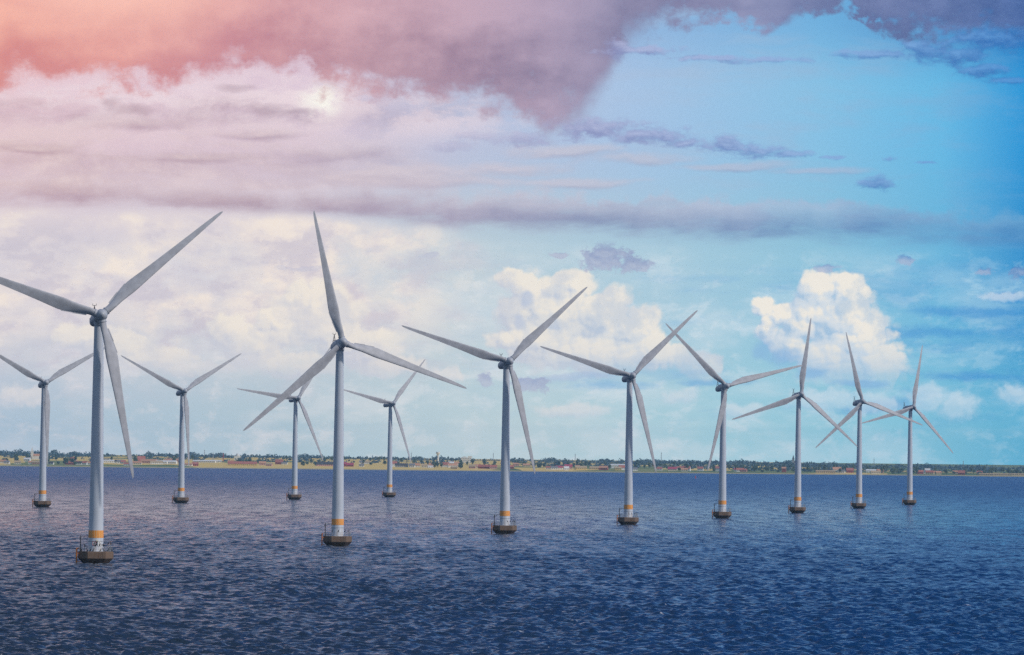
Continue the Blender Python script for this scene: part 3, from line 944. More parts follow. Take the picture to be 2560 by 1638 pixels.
def build_nacelle():
    """axis along +X (towards the rotor), origin on the tower axis at shaft height"""
    mb = MB()
    prof = [(-8.6, .0, -.25), (-8.55, .55, -.25), (-8.3, 1.0, -.22), (-7.8, 1.30, -.16), (-6.8, 1.50, -.08), (-4.5, 1.66, 0), (-1.5, 1.72, 0), (1.2, 1.70, 0), (1.9, 1.62, 0), (2.05, 1.50, 0)]
    n = 32; v = []; f = []
    for (x, r, dz_) in prof:
        for i in range(n):
            t = 2 * math.pi * i / n
            # a slightly squared tube
            e = 1.0 + .06 * abs(math.sin(2 * t))
            v.append((x, r * e * math.cos(t), dz_ + r * e * math.sin(t)))
    for k in range(len(prof) - 1):
        for i in range(n):
            j = (i + 1) % n
            f.append((k * n + i, (k + 1) * n + i, (k + 1) * n + j, k * n + j))
    f.append(tuple((len(prof) - 1) * n + i for i in range(n)))
    mb.add(v, f)
    # yaw collar above the tower
    o = len(mb.v)
    mb.tube((0, 0, -2.35), (0, 0, -1.3), 1.40, 1.52, n=32)
    # roof hatch line and side louvre housings
    mb.box((-3.6, 0, 1.70), (3.4, 1.1, .22)); mb.box((-5.6, 1.52, .1), (1.3, .16, .9)); mb.box((-5.6, -1.52, .1), (1.3, .16, .9))
    nac = smooth_angle(mb.obj('nacelle', M_nac), 35)
    m2 = MB()
    tip = Vector((-7.2, 0, 4.35))
    for fx, fy in ((-7.75, -.55), (-7.75, .55), (-6.35, 0)):
        m2.tube((fx, fy, 1.1), tip, .11, .08, n=6)
    for t in (.35, .65):
        a = Vector((-7.75, -.55, 1.1)).lerp(tip, t); b = Vector((-7.75, .55, 1.1)).lerp(tip, t); c = Vector((-6.35, 0, 1.1)).lerp(tip, t)
        m2.tube(a, b, .05, n=5); m2.tube(b, c, .05, n=5); m2.tube(a, c, .05, n=5)
    m2.tube(tip + Vector((0, -.55, 0)), tip + Vector((0, .55, 0)), .06, n=6)
    m2.tube(tip + Vector((-.5, 0, 0)), tip + Vector((.5, 0, 0)), .06, n=6)
    for d in (-.5, .5):
        m2.tube(tip + Vector((0, d, 0)), tip + Vector((0, d, .35)), .05, n=6)
        m2.box(tip + Vector((0, d, .42)), (.2, .2, .12))
    m2.obj('weather_mast', M_dark, nac)
    return nac


def build_hub():
    """origin at the rotor centre, +X towards the wind"""
    mb = MB()
    prof = [(-1.55, 1.50), (-1.4, 1.62), (-.6, 1.72), (.3, 1.70), (1.0, 1.50), (1.6, 1.15), (2.0, .78), (2.25, .42), (2.36, .14)]
    n = 36; v = []; f = []
    for (x, r) in prof:
        for i in range(n):
            t = 2 * math.pi * i / n
            v.append((x, r * math.cos(t), r * math.sin(t)))
    for k in range(len(prof) - 1):
        for i in range(n):
            j = (i + 1) % n
            f.append((k * n + i, (k + 1) * n + i, (k + 1) * n + j, k * n + j))
    f.append(tuple((len(prof) - 1) * n + i for i in range(n))); f.append(tuple(range(n - 1, -1, -1)))
    mb.add(v, f)
    for k in range(3):      # stub collars where the blades plug in
        a = R(90 + 120 * k); d = Vector((0, math.cos(a), math.sin(a)))
        mb.tube(d * .9, d * 1.95, 1.06, 1.06, n=28)
        mb.tube(d * 1.84, d * 2.02, 1.13, 1.13, n=28)
    return smooth_angle(mb.obj('hub', M_nac), 40)


def airfoil(tc, n=14):
    """unit chord section: x from 0 (nose) to 1, returns closed loop"""
    pts = []
    xs_ = [.5 * (1 - math.cos(math.pi * i / n)) for i in range(n + 1)]
    th_ = lambda x: 5 * tc * (.2969 * math.sqrt(x) - .126 * x - .3516 * x * x + .2843 * x ** 3 - .1015 * x ** 4)
    up = [(x, th_(x) * 1.15 + .03 * math.sin(math.pi * x)) for x in xs_]
    lo_ = [(x, -th_(x) * .85 + .03 * math.sin(math.pi * x)) for x in xs_]
    pts = up[::-1] + lo_[1:-1]
    return pts


BLADE_R = 45.6
BL = [(1.9, 1.90, 1.0, 0), (3.4, 1.90, .98, 12), (5.0, 2.10, .80, 14), (7.0, 2.50, .60, 13), (9.0, 3.00, .46, 12), (10.6, 3.36, .40, 11), (11.8, 3.47, .36, 10), (13.5, 3.34, .33, 9), (17, 2.96, .28, 7),
      (22, 2.50, .24, 4.8), (27, 2.12, .215, 3.2), (32, 1.76, .19, 2), (37, 1.42, .175, 1), (41, 1.12, .165, .5), (43.4, .88, .16, 0), (44.7, .64, .16, 0), (45.3, .40, .16, 0), (45.6, .12, .16, 0)]


def build_blade():
    """root at rotor centre, spans +Z, +X upwind; trailing edge towards -Y"""
    n = 14; v = []; f = []; m_ = 2 * n
    for (r, c, tc, tw) in BL:
        sec = airfoil(min(tc, .40), n)
        blend = min(max((tc - .40) / .58, 0), 1)      # 1 = circle
        le = -.95 + (.95 - .30 * c) * (1 - blend) * min(1, (r - 1.9) / 6) if r < 11 else -.30 * c
        b = R(tw)
        pre = -1.2 * ((r / BLADE_R) ** 2)             # bent back by the wind
        for i, (sx, sy) in enumerate(sec):
            a = 2 * math.pi * i / m_
            # circle matched to the airfoil point order (starts at trailing edge, suction side first)
            cx = .5 + .5 * math.cos(a); cy = .5 * math.sin(a)
            X_ = (sx * (1 - blend) + cx * blend) * c + le
            T_ = (sy * (1 - blend) + cy * blend) * c
            # suction side faces downwind (-X)
            y = X_ * math.cos(b) - T_ * math.sin(b) * -1 * 0 + T_ * math.sin(b)
            x = -T_ * math.cos(b) - X_ * math.sin(b)
            v.append((x + pre, -y, r))
    k_ = len(BL)
    for k in range(k_ - 1):
        for i in range(m_):
            j = (i + 1) % m_
            f.append((k * m_ + i, k * m_ + j, (k + 1) * m_ + j, (k + 1) * m_ + i))
    f.append(tuple(range(m_ - 1, -1, -1))); f.append(tuple((k_ - 1) * m_ + i for i in range(m_)))
    mb = MB(); mb.add(v, f)
    bl = smooth_angle(mb.obj('blade', M_blade), 50)
    # stepped trailing-edge panels near the root
    pn = MB()
    def te(r):
        for i in range(len(BL) - 1):
            if BL[i][0] <= r <= BL[i + 1][0]:
                t = (r - BL[i][0]) / (BL[i + 1][0] - BL[i][0]); return (v[i * m_][0] * (1 - t) + v[(i + 1) * m_][0] * t, v[i * m_][1] * (1 - t) + v[(i + 1) * m_][1] * t)
    for r0, r1, w in ((3.9, 7.6, .36), (7.62, 10.9, .22)):
        vv = []
        for r in (r0, r1):
            x, y = te(r)
            for dx_, dy_ in ((-.07, .3), (.07, .3), (.03, -w), (-.03, -w)):
                vv.append((x + dx_, y + dy_, r))
        pn.add(vv, [(0, 1, 2, 3), (7, 6, 5, 4), (0, 4, 5, 1), (1, 5, 6, 2), (2, 6, 7, 3), (3, 7, 4, 0)])
    pn.obj('root_flap', M_blade, bl)
    return bl


def copy_tree(o, parent=None, loc=None):
    c = o.copy(); COL.objects.link(c)
    c.parent = parent
    for ch in list(KIDS.get(o.name, ())):
        copy_tree(bpy.data.objects[ch], c)
    return c


KIDS = {}


def register(o):
    KIDS[o.name] = [c.name for c in o.children]


TILT = R(7)


def make_turbines():
    root = empty('wind_turbine')
    parts = [build_foundation(), build_tower(), build_railing(), build_davit(), build_landing()] + build_lamp_posts()
    nac = build_nacelle(); hub = build_hub(); bl = build_blade()
    band = build_band(); band.parent = parts[1]
    bpy.context.view_layer.update()
    for p in parts + [nac, hub, bl]:
        register(p)
    roots = []
    for i, (px, dist, yaw, ph, label) in enumerate(TURB):
        rt = root if i == 0 else root.copy()
        if i: COL.objects.link(rt)
        base = at_y(px, 1140 + .01135 * (px - 1280) + CAM_H * F / dist, dist)
        rt.location = (base.x, dist, 0.0)
        tag(rt, label, 'wind turbine', 'wind turbines standing in the sea')
        for p in parts:
            c = p if i == 0 else copy_tree(p)
            c.parent = rt
        # shaft frame: +X of the parts points to the wind
        y = R(yaw)
        a = Vector((math.sin(y) * math.cos(TILT), -math.cos(y) * math.cos(TILT), math.sin(TILT)))
        e1 = Vector((math.cos(y), math.sin(y), 0)); e2 = a.cross(e1)
        e2 = -e2 if e2.z < 0 else e2
        fr = Matrix((a, e1, e2)).transposed()            # columns X=a, Y=e1, Z=e2
        cen = Vector((0, 0, 67.72))
        c = nac if i == 0 else copy_tree(nac)
        c.parent = rt; mw = fr.to_4x4(); mw.translation = cen; c.matrix_basis = mw
        hubc = cen + a * 3.75
        c = hub if i == 0 else copy_tree(hub)
        c.parent = rt
        A0 = R(ph)
        rad = [e1 * math.cos(A0 + k * 2 * math.pi / 3) + e2 * math.sin(A0 + k * 2 * math.pi / 3) for k in range(3)]
        z0 = rad[0]; y0 = z0.cross(a)
        mw = Matrix((a, y0, z0)).transposed().to_4x4(); mw.translation = hubc; c.matrix_basis = mw
        for k in range(3):
            c = bl if (i == 0 and k == 0) else copy_tree(bl)
            c.parent = rt
            z0 = rad[k]; y0 = z0.cross(a)                # trailing edge direction
            # counter-clockwise seen from the wind
            mw = Matrix((a, y0, z0)).transposed().to_4x4(); mw.translation = hubc; c.matrix_basis = mw
        roots.append(rt)
    for p in build_signs():          # only the nearest tower shows its plates
        p.parent = root
    return roots


TROOT = make_turbines()

# -------------------------------------------------------------- far shore
TOWER_PX = sorted([t[0] for t in TURB])
ORD = ['first', 'second', 'third', 'fourth', 'fifth', 'sixth', 'seventh', 'eighth', 'ninth', 'tenth', 'eleventh', 'twelfth']


def where(px):
    k = sum(1 for t in TOWER_PX if t < px)
    if k == 0: return 'left of every tower'
    if k == 12: return 'right of every tower'
    return 'between the %s and %s towers' % (ORD[k - 1], ORD[k])


def ground(px, back):
    """point on the land seen in column px, `back` metres behind the water's edge"""
    x = world_x(px, 9400); y = shore_at(x) + back
    xx = world_x(px, y)
    return Vector((xx, y, land_z(xx * 9400 / y, y)))


FOL = []
for i, (a, b) in enumerate((((.090, .145, .105), (.165, .215, .125)), ((.105, .155, .100), (.180, .220, .115)), ((.080, .135, .115), (.145, .195, .135)))):
    FOL.append(material('foliage', a, .85, vscale=.35, spec=.15, col2=b))
M_bark = material('bark', (.07, .055, .04), .9)


def leaf_cloud(mb, c, rx, ry, rz, n, size, mi=0, rs=random):
    for _ in range(n):
        while True:
            p = Vector((rs.uniform(-1, 1), rs.uniform(-1, 1), rs.uniform(-1, 1)))
            if .25 < p.length < 1: break
        k = .75 + .5 * rs.random()
        p = Vector((c[0] + p.x * rx * k, c[1] + p.y * ry * k, c[2] + p.z * rz * k))
        u = Vector((rs.gauss(0, 1), rs.gauss(0, 1), rs.gauss(0, 1))).normalized()
        w = u.orthogonal().normalized(); w.rotate(Matrix.Rotation(rs.random() * 6.28, 3, u)); q = u.cross(w)
        s = size * (.6 + .8 * rs.random())
        mb.add([p + w * s, p + q * s * .7, p - w * s, p - q * s * .7], [(0, 1, 2, 3)], mi)


TREELINE = []
for off, lst in ((0, '0,92 60,95 120,95 190,85 260,95 350,100 440,105 520,98 570,115 650,112 720,105 780,120 830,110 860,120 1000,125 1090,135 1150,140 1200,135 1290,130 1350,130 1400,112 1440,130 1530,125 1600,118 1660,130 1800,112 1850,112 1870,130 1950,125 2060,120 2130,130 2300,130'),
                 (640, '0,135 60,140 120,127 170,135 240,145 290,140 340,148 420,125 480,135 540,150 600,140 700,150 900,155 1000,155 1080,155 1140,145 1200,158 1300,155 1400,160 1460,158 1540,150 1620,165 1690,150 1800,160 1870,160 1950,160 2020,180 2100,180 2170,170 2220,180 2310,185 2380,180'),
                 (1280, '0,160 60,170 140,180 230,182 340,165 420,170 480,178 530,175 600,190 670,178 720,190 800,180 870,180 920,173 970,190 1020,178 1140,185 1200,178 1300,180 1400,185 1500,190 1620,185 1700,185 1800,190 1880,190 1960,190 2060,195 2160,180 2250,192 2330,200'),
                 (1920, '0,205 40,200 60,205 140,188 230,190 310,200 400,205 480,215 520,205 560,212 620,200 650,215 720,220 780,225 830,215 900,225 980,232 1060,222 1150,235 1230,215 1270,235 1340,240 1390,225 1430,215 1500,215 1560,230 1660,240 1720,245 1760,232 1860,232 1950,240 2040,230 2100,245 2200,250 2300,260 2340,250 2407,245')):
    for s in lst.split():
        a, b = s.split(','); TREELINE.append((off + float(a) / 3.761, 1100 + float(b) / 3.761))
TLX = [p[0] for p in TREELINE]; TLY = [p[1] for p in TREELINE]


def make_woods():
    mb = MB(); rs = random.Random(3)
    for dist, drop, stepm, p0 in ((12500, 0.0, 7.0, -330), (12000, 3.0, 7.5, -330), (11500, 6.0, 8.0, -330), (11050, 9.0, 8.5, -330), (10650, 12.0, 9.0, -330), (10300, 15.0, 10.0, 1320), (10050, 18.0, 12.0, 1850)):
        px = float(p0)
        while px < 2900:
            ty = float(np.interp(px, TLX, TLY)) + (0 if 0 <= px <= 2560 else 6 * math.sin(px * .03))
            ty += drop + rs.uniform(-1.2, 3.5)
            if drop and rs.random() < (.10 if drop < 8 else .30) + (.25 if drop > 8 and px < 640 else 0):
                px += stepm * rs.uniform(.6, 1.5); continue
            p = at_y(px, ty, dist + rs.uniform(-150, 150))
            hgt = rs.uniform(9, 15) * rs.choice((1, 1, 1.25)); r = rs.uniform(4.0, 8.5)
            c = (p.x, p.y, p.z - hgt * .5)
            leaf_cloud(mb, c, r, r, hgt * .5, 44, 2.2, rs.choice((0, 1, 2)), rs)
            # understorey down to the ground
            gz = land_z(p.x * 9400 / p.y, p.y)
            if c[2] - hgt * .5 > gz:
                zc = (gz + p.z - hgt * .6) / 2
                leaf_cloud(mb, (p.x, p.y, zc), r * 1.1, r * .8, max(3.0, (p.z - hgt * .6 - gz) / 2 + 1), 30, 3.0, 2, rs)
            px += stepm * rs.uniform(.55, 1.45) * F / dist * .9
    wm = [material('hazed_wood_foliage', a, .9, vscale=.04, spec=.1, col2=b) for a, b in (((.070, .132, .185), (.115, .185, .210)), ((.085, .145, .175), (.135, .190, .190)), ((.062, .120, .182), (.105, .170, .205)))]  # blue of the distance haze mixed into the foliage colours
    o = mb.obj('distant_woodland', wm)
    kind(o, 'stuff')
    return tag(o, 'long dark blue-green wood along the skyline behind the farmland', 'woodland')


make_woods()


def build_tree(i, rs):
    root = empty('tree')
    h = (9.5, 12.5, 8.0, 14.0, 7.0, 15.0)[i]; w = (4.6, 4.2, 4.8, 3.4, 3.6, 5.2)[i]
    mb = MB(); mb.tube((0, 0, -.5), (0, 0, h * .45), .38, .22, n=7)
    for k in range(4):
        a = k * 1.6 + i; mb.tube((0, 0, h * (.25 + .04 * k)), (w * .5 * math.cos(a), w * .5 * math.sin(a), h * (.5 + .05 * k)), .15, .06, n=5)
    mb.obj('trunk', M_bark, root)
    cb = MB()
    for k in range(7):
        a = rs.uniform(0, 6.28); d = rs.uniform(.15, .6) * w
        leaf_cloud(cb, (d * math.cos(a), d * math.sin(a), h * rs.uniform(.38, .82)), w * .48, w * .48, h * .20, 30, .95, 0, rs)
    leaf_cloud(cb, (0, 0, h * .55), w * .62, w * .62, h * .38, 70, 1.1, 0, rs)
    cb.obj('crown', FOL[i % 3], root)
    return root


def make_trees():
    rs = random.Random(11)
    protos = [build_tree(i, rs) for i in range(6)]
    bpy.context.view_layer.update()
    for p in protos: register(p)
    used = [False] * 6
    n = 0
    # bands of trees: (px from, px to, count, back from, back to)
    bands = [(-20, 245, 26, 120, 900), (150, 170, 4, 120, 200), (245, 560, 14, 700, 2200), (330, 350, 3, 300, 500), (560, 690, 12, 350, 1500), (690, 860, 14, 600, 1900), (755, 790, 6, 350, 700),
             (860, 1080, 16, 600, 1900), (1080, 1110, 7, 150, 500), (1120, 1260, 14, 150, 1200), (1260, 1345, 10, 500, 1500), (1338, 1385, 8, 200, 700), (1385, 1560, 16, 350, 1900),
             (1560, 1780, 22, 150, 1600), (1780, 2000, 39, 60, 1100), (2000, 2260, 40, 60, 1100), (2260, 2580, 46, 50, 1000)]
    for (a, b, cnt, b0, b1) in bands:
        for _ in range(cnt):
            px = rs.uniform(a, b); back = b0 + (b1 - b0) * rs.random() ** 1.2
            i = rs.randrange(6)
            if not used[i]:
                t = protos[i]; used[i] = True
            else:
                t = copy_tree(protos[i])
            g_ = ground(px, back)
            t.location = (g_.x, g_.y, g_.z - .1); t.rotation_euler = (0, 0, rs.uniform(0, 6.28))
            s = rs.uniform(.75, 1.15); t.scale = (s * rs.uniform(.9, 1.25), s, s)
            w = where(px)
            tag(t, 'round green tree on the far shore ' + w, 'tree', 'shore trees ' + w)
            n += 1
    return n


make_trees()

WALL = {'white': (.80, .79, .76), 'pink': (.62, .36, .30), 'tan': (.58, .46, .27), 'red': (.36, .085, .065), 'yellow': (.66, .50, .20), 'grey': (.36, .36, .37), 'cream': (.70, .64, .50)}
ROOFC = {'red': (.44, .15, .11), 'orange': (.58, .30, .18), 'grey': (.22, .22, .24), 'dark': (.07, .065, .07), 'white': (.74, .74, .74), 'magenta': (.44, .07, .12), 'tan': (.48, .36, .22)}
WM = {k: material('wall_' + k, v, .8, .12, .4) for k, v in WALL.items()}
RM = {k: material('roof_' + k, v, .75, .15, .6) for k, v in ROOFC.items()}
M_glass = material('window_glass', (.03, .04, .05), .15)
SMALLWIN = True
house_items = []


def house(px, back, L, W_, Hh, Rh, wall, roof, kindw='house', rz=None, hip=False):
    g_ = ground(px, back)
    root = empty(kindw.replace(' ', '_'), g_, rz if rz is not None else random.uniform(-.25, .25))
    mb = MB(); mb.box((0, 0, Hh / 2 - .4), (L, W_, Hh + .8))
    # gable ends
    for sx in (-1, 1):
        x = sx * (L / 2 - .01)
        mb.add([(x, -W_ / 2, Hh), (x, W_ / 2, Hh), (x, 0, Hh + Rh)], [(0, 1, 2)])
    mb.obj('wall', WM[wall], root)
    rb = MB(); e = .45; t = .22
    for sy in (-1, 1):
        a = Vector((0, sy * (W_ / 2 + e), Hh - Rh * e / (W_ / 2))); b = Vector((0, 0, Hh + Rh))
        nrm = Vector((0, sy * Rh, W_ / 2)).normalized() * t
        v = []
        for sx in (-1, 1):
            x = Vector((sx * (L / 2 + e), 0, 0))
            v += [a + x, b + x, b + x + nrm, a + x + nrm]
        rb.add(v, [(0, 1, 2, 3), (7, 6, 5, 4), (0, 4, 5, 1), (1, 5, 6, 2), (2, 6, 7, 3), (3, 7, 4, 0)])
    ro = rb.obj('roof', RM[roof], root)
    if L < 22 and kindw == 'house':
        cb = MB(); cb.box((L * .22, 0, Hh + Rh + .5), (.8, .8, 1.6)); cb.obj('chimney', WM['red'] if roof != 'red' else WM['grey'], ro)
    nw = max(2, int(L / 4))
    for k in range(nw):
        x = -L / 2 + L * (k + .5) / nw
        wb = MB(); wb.box((x, -W_ / 2 - .02, Hh * .55), (1.3, .10, 1.2)); wb.obj('window', M_glass, root)
    size = 'long' if L > 26 else ('small' if L < 11.5 else '')
    house_items.append((px, root, size, wall, roof, kindw))
    return root


HOUSES = [
    # px, metres behind the shore, length, depth, wall height, roof height, wall, roof, kind
    (8, 260, 12, 8, 4, 3, 'white', 'orange'), (17, 120, 11, 8, 4, 3, 'white', 'grey'), (44, 110, 13, 8, 4, 3.5, 'cream', 'tan'), (68, 620, 13, 9, 5, 3, 'white', 'white'), (80, 160, 14, 9, 3.5, 3, 'white', 'orange'),
    (90, 160, 15, 8, 3.5, 2.5, 'pink', 'tan'), (128, 140, 10, 7, 3, 2.5, 'white', 'dark'), (176, 150, 20, 9, 3.5, 3.5, 'red', 'red', 'barn'), (188, 170, 16, 9, 4, 3, 'red', 'red', 'barn'), (197, 140, 12, 8, 3.5, 2.5, 'white', 'dark'),
    (183, 900, 14, 9, 4, 4, 'pink', 'red'), (211, 150, 11, 8, 4, 3, 'white', 'red'), (221, 160, 13, 8, 3.5, 3, 'white', 'orange'), (271, 560, 44, 14, 4, 2, 'white', 'white', 'greenhouse'), (262, 900, 20, 10, 4, 2, 'white', 'tan', 'barn'),
    (293, 480, 10, 8, 4, 3, 'white', 'dark'), (301, 430, 13, 9, 4, 3.5, 'white', 'grey'), (308, 400, 10, 8, 4, 3, 'grey', 'red'), (317, 120, 12, 8, 3, 2.5, 'white', 'red'), (342, 260, 20, 9, 4, 3, 'cream', 'orange'),
    (353, 620, 16, 13, 5, 9, 'red', 'red', 'barn'), (373, 560, 34, 11, 4.5, 4, 'pink', 'orange', 'farmhouse'), (391, 380, 26, 10, 4, 3, 'white', 'tan', 'barn'), (404, 460, 24, 12, 4, 3, 'white', 'white', 'barn'), (424, 480, 30, 12, 4, 3, 'white', 'white', 'barn'),
    (434, 820, 38, 12, 5, 3, 'pink', 'orange', 'barn'), (467, 140, 22, 9, 3, 2.5, 'white', 'orange'), (488, 150, 12, 9, 4, 3.5, 'red', 'red'), (511, 900, 50, 12, 3, 2, 'white', 'white', 'greenhouse'), (530, 950, 40, 12, 3, 2, 'white', 'white', 'greenhouse'),
    (606, 190, 58, 12, 5, 4.5, 'yellow', 'red', 'barn'), (577, 420, 12, 10, 5, 4, 'pink', 'orange'), (656, 420, 14, 9, 4, 4, 'pink', 'orange'), (673, 260, 12, 8, 3.5, 3, 'pink', 'tan'), (698, 640, 15, 11, 4.5, 6, 'red', 'red', 'barn'), (711, 600, 12, 7, 3.5, 2, 'white', 'grey'),
    (816, 360, 42, 12, 3.8, 5, 'pink', 'dark', 'barn'), (859, 330, 12, 9, 5, 4, 'red', 'magenta'), (874, 330, 16, 9, 3.5, 4, 'red', 'magenta'), (906, 950, 14, 9, 4, 3, 'white', 'grey'), (917, 950, 16, 9, 4, 3, 'white', 'tan'), (904, 300, 10, 7, 3, 2.5, 'white', 'grey'),
    (985, 420, 12, 10, 6, 5, 'white', 'red'), (1004, 320, 26, 11, 4, 4, 'grey', 'dark', 'barn'), (1030, 300, 12, 9, 4, 4, 'white', 'grey'), (1041, 340, 15, 9, 4, 4, 'white', 'orange'), (1063, 280, 15, 9, 4, 3, 'cream', 'tan'), (1076, 210, 11, 7, 3, 2, 'white', 'white'), (1080, 430, 13, 9, 4, 4, 'pink', 'orange'),
    (1113, 420, 16, 11, 5, 5, 'white', 'red'), (1131, 360, 20, 10, 4.5, 3.5, 'white', 'orange'), (1136, 110, 14, 8, 3, 2, 'tan', 'tan'), (1128, 820, 12, 9, 5, 3, 'white', 'white'), (1142, 860, 11, 9, 4, 3, 'white', 'orange'), (1181, 230, 14, 9, 4, 3.5, 'pink', 'tan'), (1195, 250, 13, 9, 4.5, 4, 'cream', 'orange'),
    (1211, 220, 24, 10, 4, 4, 'red', 'red', 'barn'), (1233, 190, 15, 9, 4, 4, 'pink', 'red'), (1277, 230, 12, 9, 4, 3.5, 'red', 'red'), (1290, 800, 13, 9, 4, 3, 'pink', 'orange'), (1316, 650, 15, 10, 4, 3, 'tan', 'orange'),
    (1373, 190, 13, 9, 4, 3, 'white', 'red'), (1386, 170, 14, 9, 4, 3, 'white', 'grey'), (1397, 180, 14, 9, 4.5, 3.5, 'white', 'magenta'), (1409, 180, 15, 9, 4.5, 3, 'white', 'red'), (1421, 330, 16, 11, 5, 4.5, 'pink', 'magenta'), (1416, 90, 10, 8, 4, 4, 'white', 'white'),
    (1452, 200, 24, 10, 4.5, 3.5, 'yellow', 'tan'), (1444, 420, 11, 8, 4, 3, 'cream', 'orange'), (1486, 240, 20, 10, 4, 3, 'tan', 'tan'), (1509, 210, 18, 10, 4.5, 4, 'red', 'orange'), (1543, 640, 36, 14, 7, 2, 'white', 'white', 'warehouse'), (1545, 180, 14, 9, 4.5, 3, 'yellow', 'tan'), (1555, 230, 14, 10, 5, 5, 'white', 'red'),
    (1586, 120, 13, 8, 4, 3, 'white', 'grey'), (1649, 230, 11, 8, 4, 3.5, 'white', 'red'), (1681, 190, 18, 10, 4, 4.5, 'cream', 'magenta'), (1702, 420, 17, 10, 4, 3.5, 'white', 'red'), (1716, 220, 17, 11, 5, 5, 'white', 'red'), (1711, 110, 14, 8, 4, 3, 'cream', 'orange'), (1751, 260, 12, 9, 5, 4, 'white', 'red'),
    (1796, 260, 12, 9, 6, 4, 'white', 'red'), (1843, 250, 13, 9, 4, 3, 'white', 'magenta'), (1850, 180, 16, 9, 4, 4, 'white', 'red'), (1859, 130, 14, 9, 4, 3, 'pink', 'red'), (1960, 200, 9, 8, 8, 3, 'red', 'orange'),
    (2064, 60, 40, 10, 4.5, 2, 'tan', 'tan', 'warehouse'), (2092, 330, 18, 11, 6, 5, 'white', 'orange'), (2104, 110, 14, 8, 4, 3, 'white', 'grey'), (2125, 260, 15, 10, 5, 5, 'red', 'red'), (2180, 430, 26, 10, 4, 2.5, 'white', 'white', 'warehouse'), (2200, 300, 14, 9, 4, 4, 'pink', 'orange'), (2189, 70, 20, 9, 3.5, 3, 'cream', 'tan'),
    (2300, 180, 13, 9, 4, 4, 'red', 'red'), (2311, 200, 13, 9, 4.5, 3, 'white', 'grey'), (2319, 300, 11, 9, 5, 6, 'white', 'white'), (2324, 110, 16, 9, 4, 4, 'tan', 'red'), (2336, 110, 13, 9, 4, 3, 'cream', 'orange'), (2346, 90, 12, 8, 4, 3, 'tan', 'orange'), (2390, 330, 13, 9, 4, 3, 'pink', 'orange'), (2404, 90, 14, 9, 4, 5, 'red', 'red'),
    (2449, 300, 12, 9, 4, 3, 'pink', 'red'), (2466, 35, 30, 8, 3, 1.5, 'tan', 'tan', 'boathouse'), (2500, 35, 40, 8, 3, 1.5, 'tan', 'tan', 'boathouse'), (2546, 40, 34, 8, 3, 1.5, 'tan', 'tan', 'boathouse'),
]
for hsp in HOUSES:
    house(*hsp)


def label_houses():
    groups = {}
    for (px, root, size, wall, roof, kw) in house_items:
        w = where(px)
        desc = ('%s %s %s with %s roof' % (size, wall, kw, roof)).strip()
        groups.setdefault((desc, w), []).append((px, root, kw))
    for (desc, w), lst in groups.items():
        lst.sort(key=lambda t: t[0])
        names = [''] if len(lst) == 1 else (['left ', 'right '] if len(lst) == 2 else ['leftmost '] + ['middle '] * (len(lst) - 2) + ['rightmost '])
        for nm, (px, root, kw) in zip(names, lst):
            tag(root, (nm + desc + ' ashore ' + w).strip(), kw, 'buildings on the far shore')


label_houses()

# churches, water tower, masts
def church(px, back, white=True):
    g_ = ground(px, back); root = empty('church', g_)
    wm = WM['white'] if white else WM['grey']; rm = RM['white'] if white else RM['dark']
    mb = MB(); mb.box((8, 0, 3.5), (16, 8, 9)); mb.box((0, 0, 8), (5.5, 5.5, 18)); mb.obj('wall', wm, root)
    rb = MB(); v = [(-2.9, -2.9, 17), (2.9, -2.9, 17), (2.9, 2.9, 17), (-2.9, 2.9, 17), (0, 0, 28)]
    rb.add(v, [(0, 1, 4), (1, 2, 4), (2, 3, 4), (3, 0, 4), (3, 2, 1, 0)]); rb.obj('spire', rm, root)
    rb = MB(); rb.add([(2.6, -4.4, 7.7), (16.4, -4.4, 7.7), (16.4, 4.4, 7.7), (2.6, 4.4, 7.7), (2.6, 0, 12.5), (16.4, 0, 12.5)], [(0, 1, 5, 4), (2, 3, 4, 5), (0, 4, 3), (1, 2, 5), (3, 2, 1, 0)]); rb.obj('roof', RM['orange' if white else 'dark'], root)
    return root


tag(church(79.8, 1150), 'white church with pointed spire among trees left of the first tower', 'church')
tag(church(1983, 2300, False), 'grey church with dark spire rising above the wood beside the tenth tower', 'church')


def dome_church(px, back):
    g_ = ground(px, back); root = empty('domed_building', g_)
    mb = MB(); mb.box((0, 0, 4), (16, 10, 10)); mb.obj('wall', WM['white'], root)
    mb = MB(); mb.lathe([(5, 9.0), (4.8, 11.5), (3.8, 13.8), (2.2, 15.2), (.3, 16)], 20); smooth_angle(mb.obj('dome', RM['white'], root), 50)
    return root


tag(dome_church(594, 1700), 'white building with a rounded dome in front of the skyline wood', 'building')


def water_tower(px, back):
    g_ = ground(px, back); root = empty('water_tower', g_)
    mb = MB(); mb.lathe([(3.0, -1), (2.2, 4), (1.9, 14), (2.4, 18)], 20); smooth_angle(mb.obj('stem', WM['white'], root), 40)
    mb = MB(); mb.lathe([(2.4, 18.002), (4.6, 20.5), (4.8, 24), (4.2, 25)], 24); smooth_angle(mb.obj('tank', WM['white'], root), 40)
    return root


tag(water_tower(1094.7, 1500), 'slim white water tower standing above the trees on the far shore', 'water tower')


def block(px, back):
    g_ = ground(px, back); root = empty('apartment_block', g_)
    mb = MB(); mb.box((0, 0, 6), (24, 12, 14)); mb.box((9, 0, 14.5), (10, 11, 3.2)); mb.box((-4, 0, 14), (8, 10, 2.2)); mb.obj('wall', WM['white'], root)
    for r_ in range(3):
        for c_ in range(5):
            wb = MB(); wb.box((-9.6 + c_ * 4.8, -6.03, 2.2 + r_ * 4), (2.0, .12, 1.6)); wb.obj('window', M_glass, root)
    return root


tag(block(1165, 1450), 'white flat-roofed apartment block above the village houses', 'apartment block')


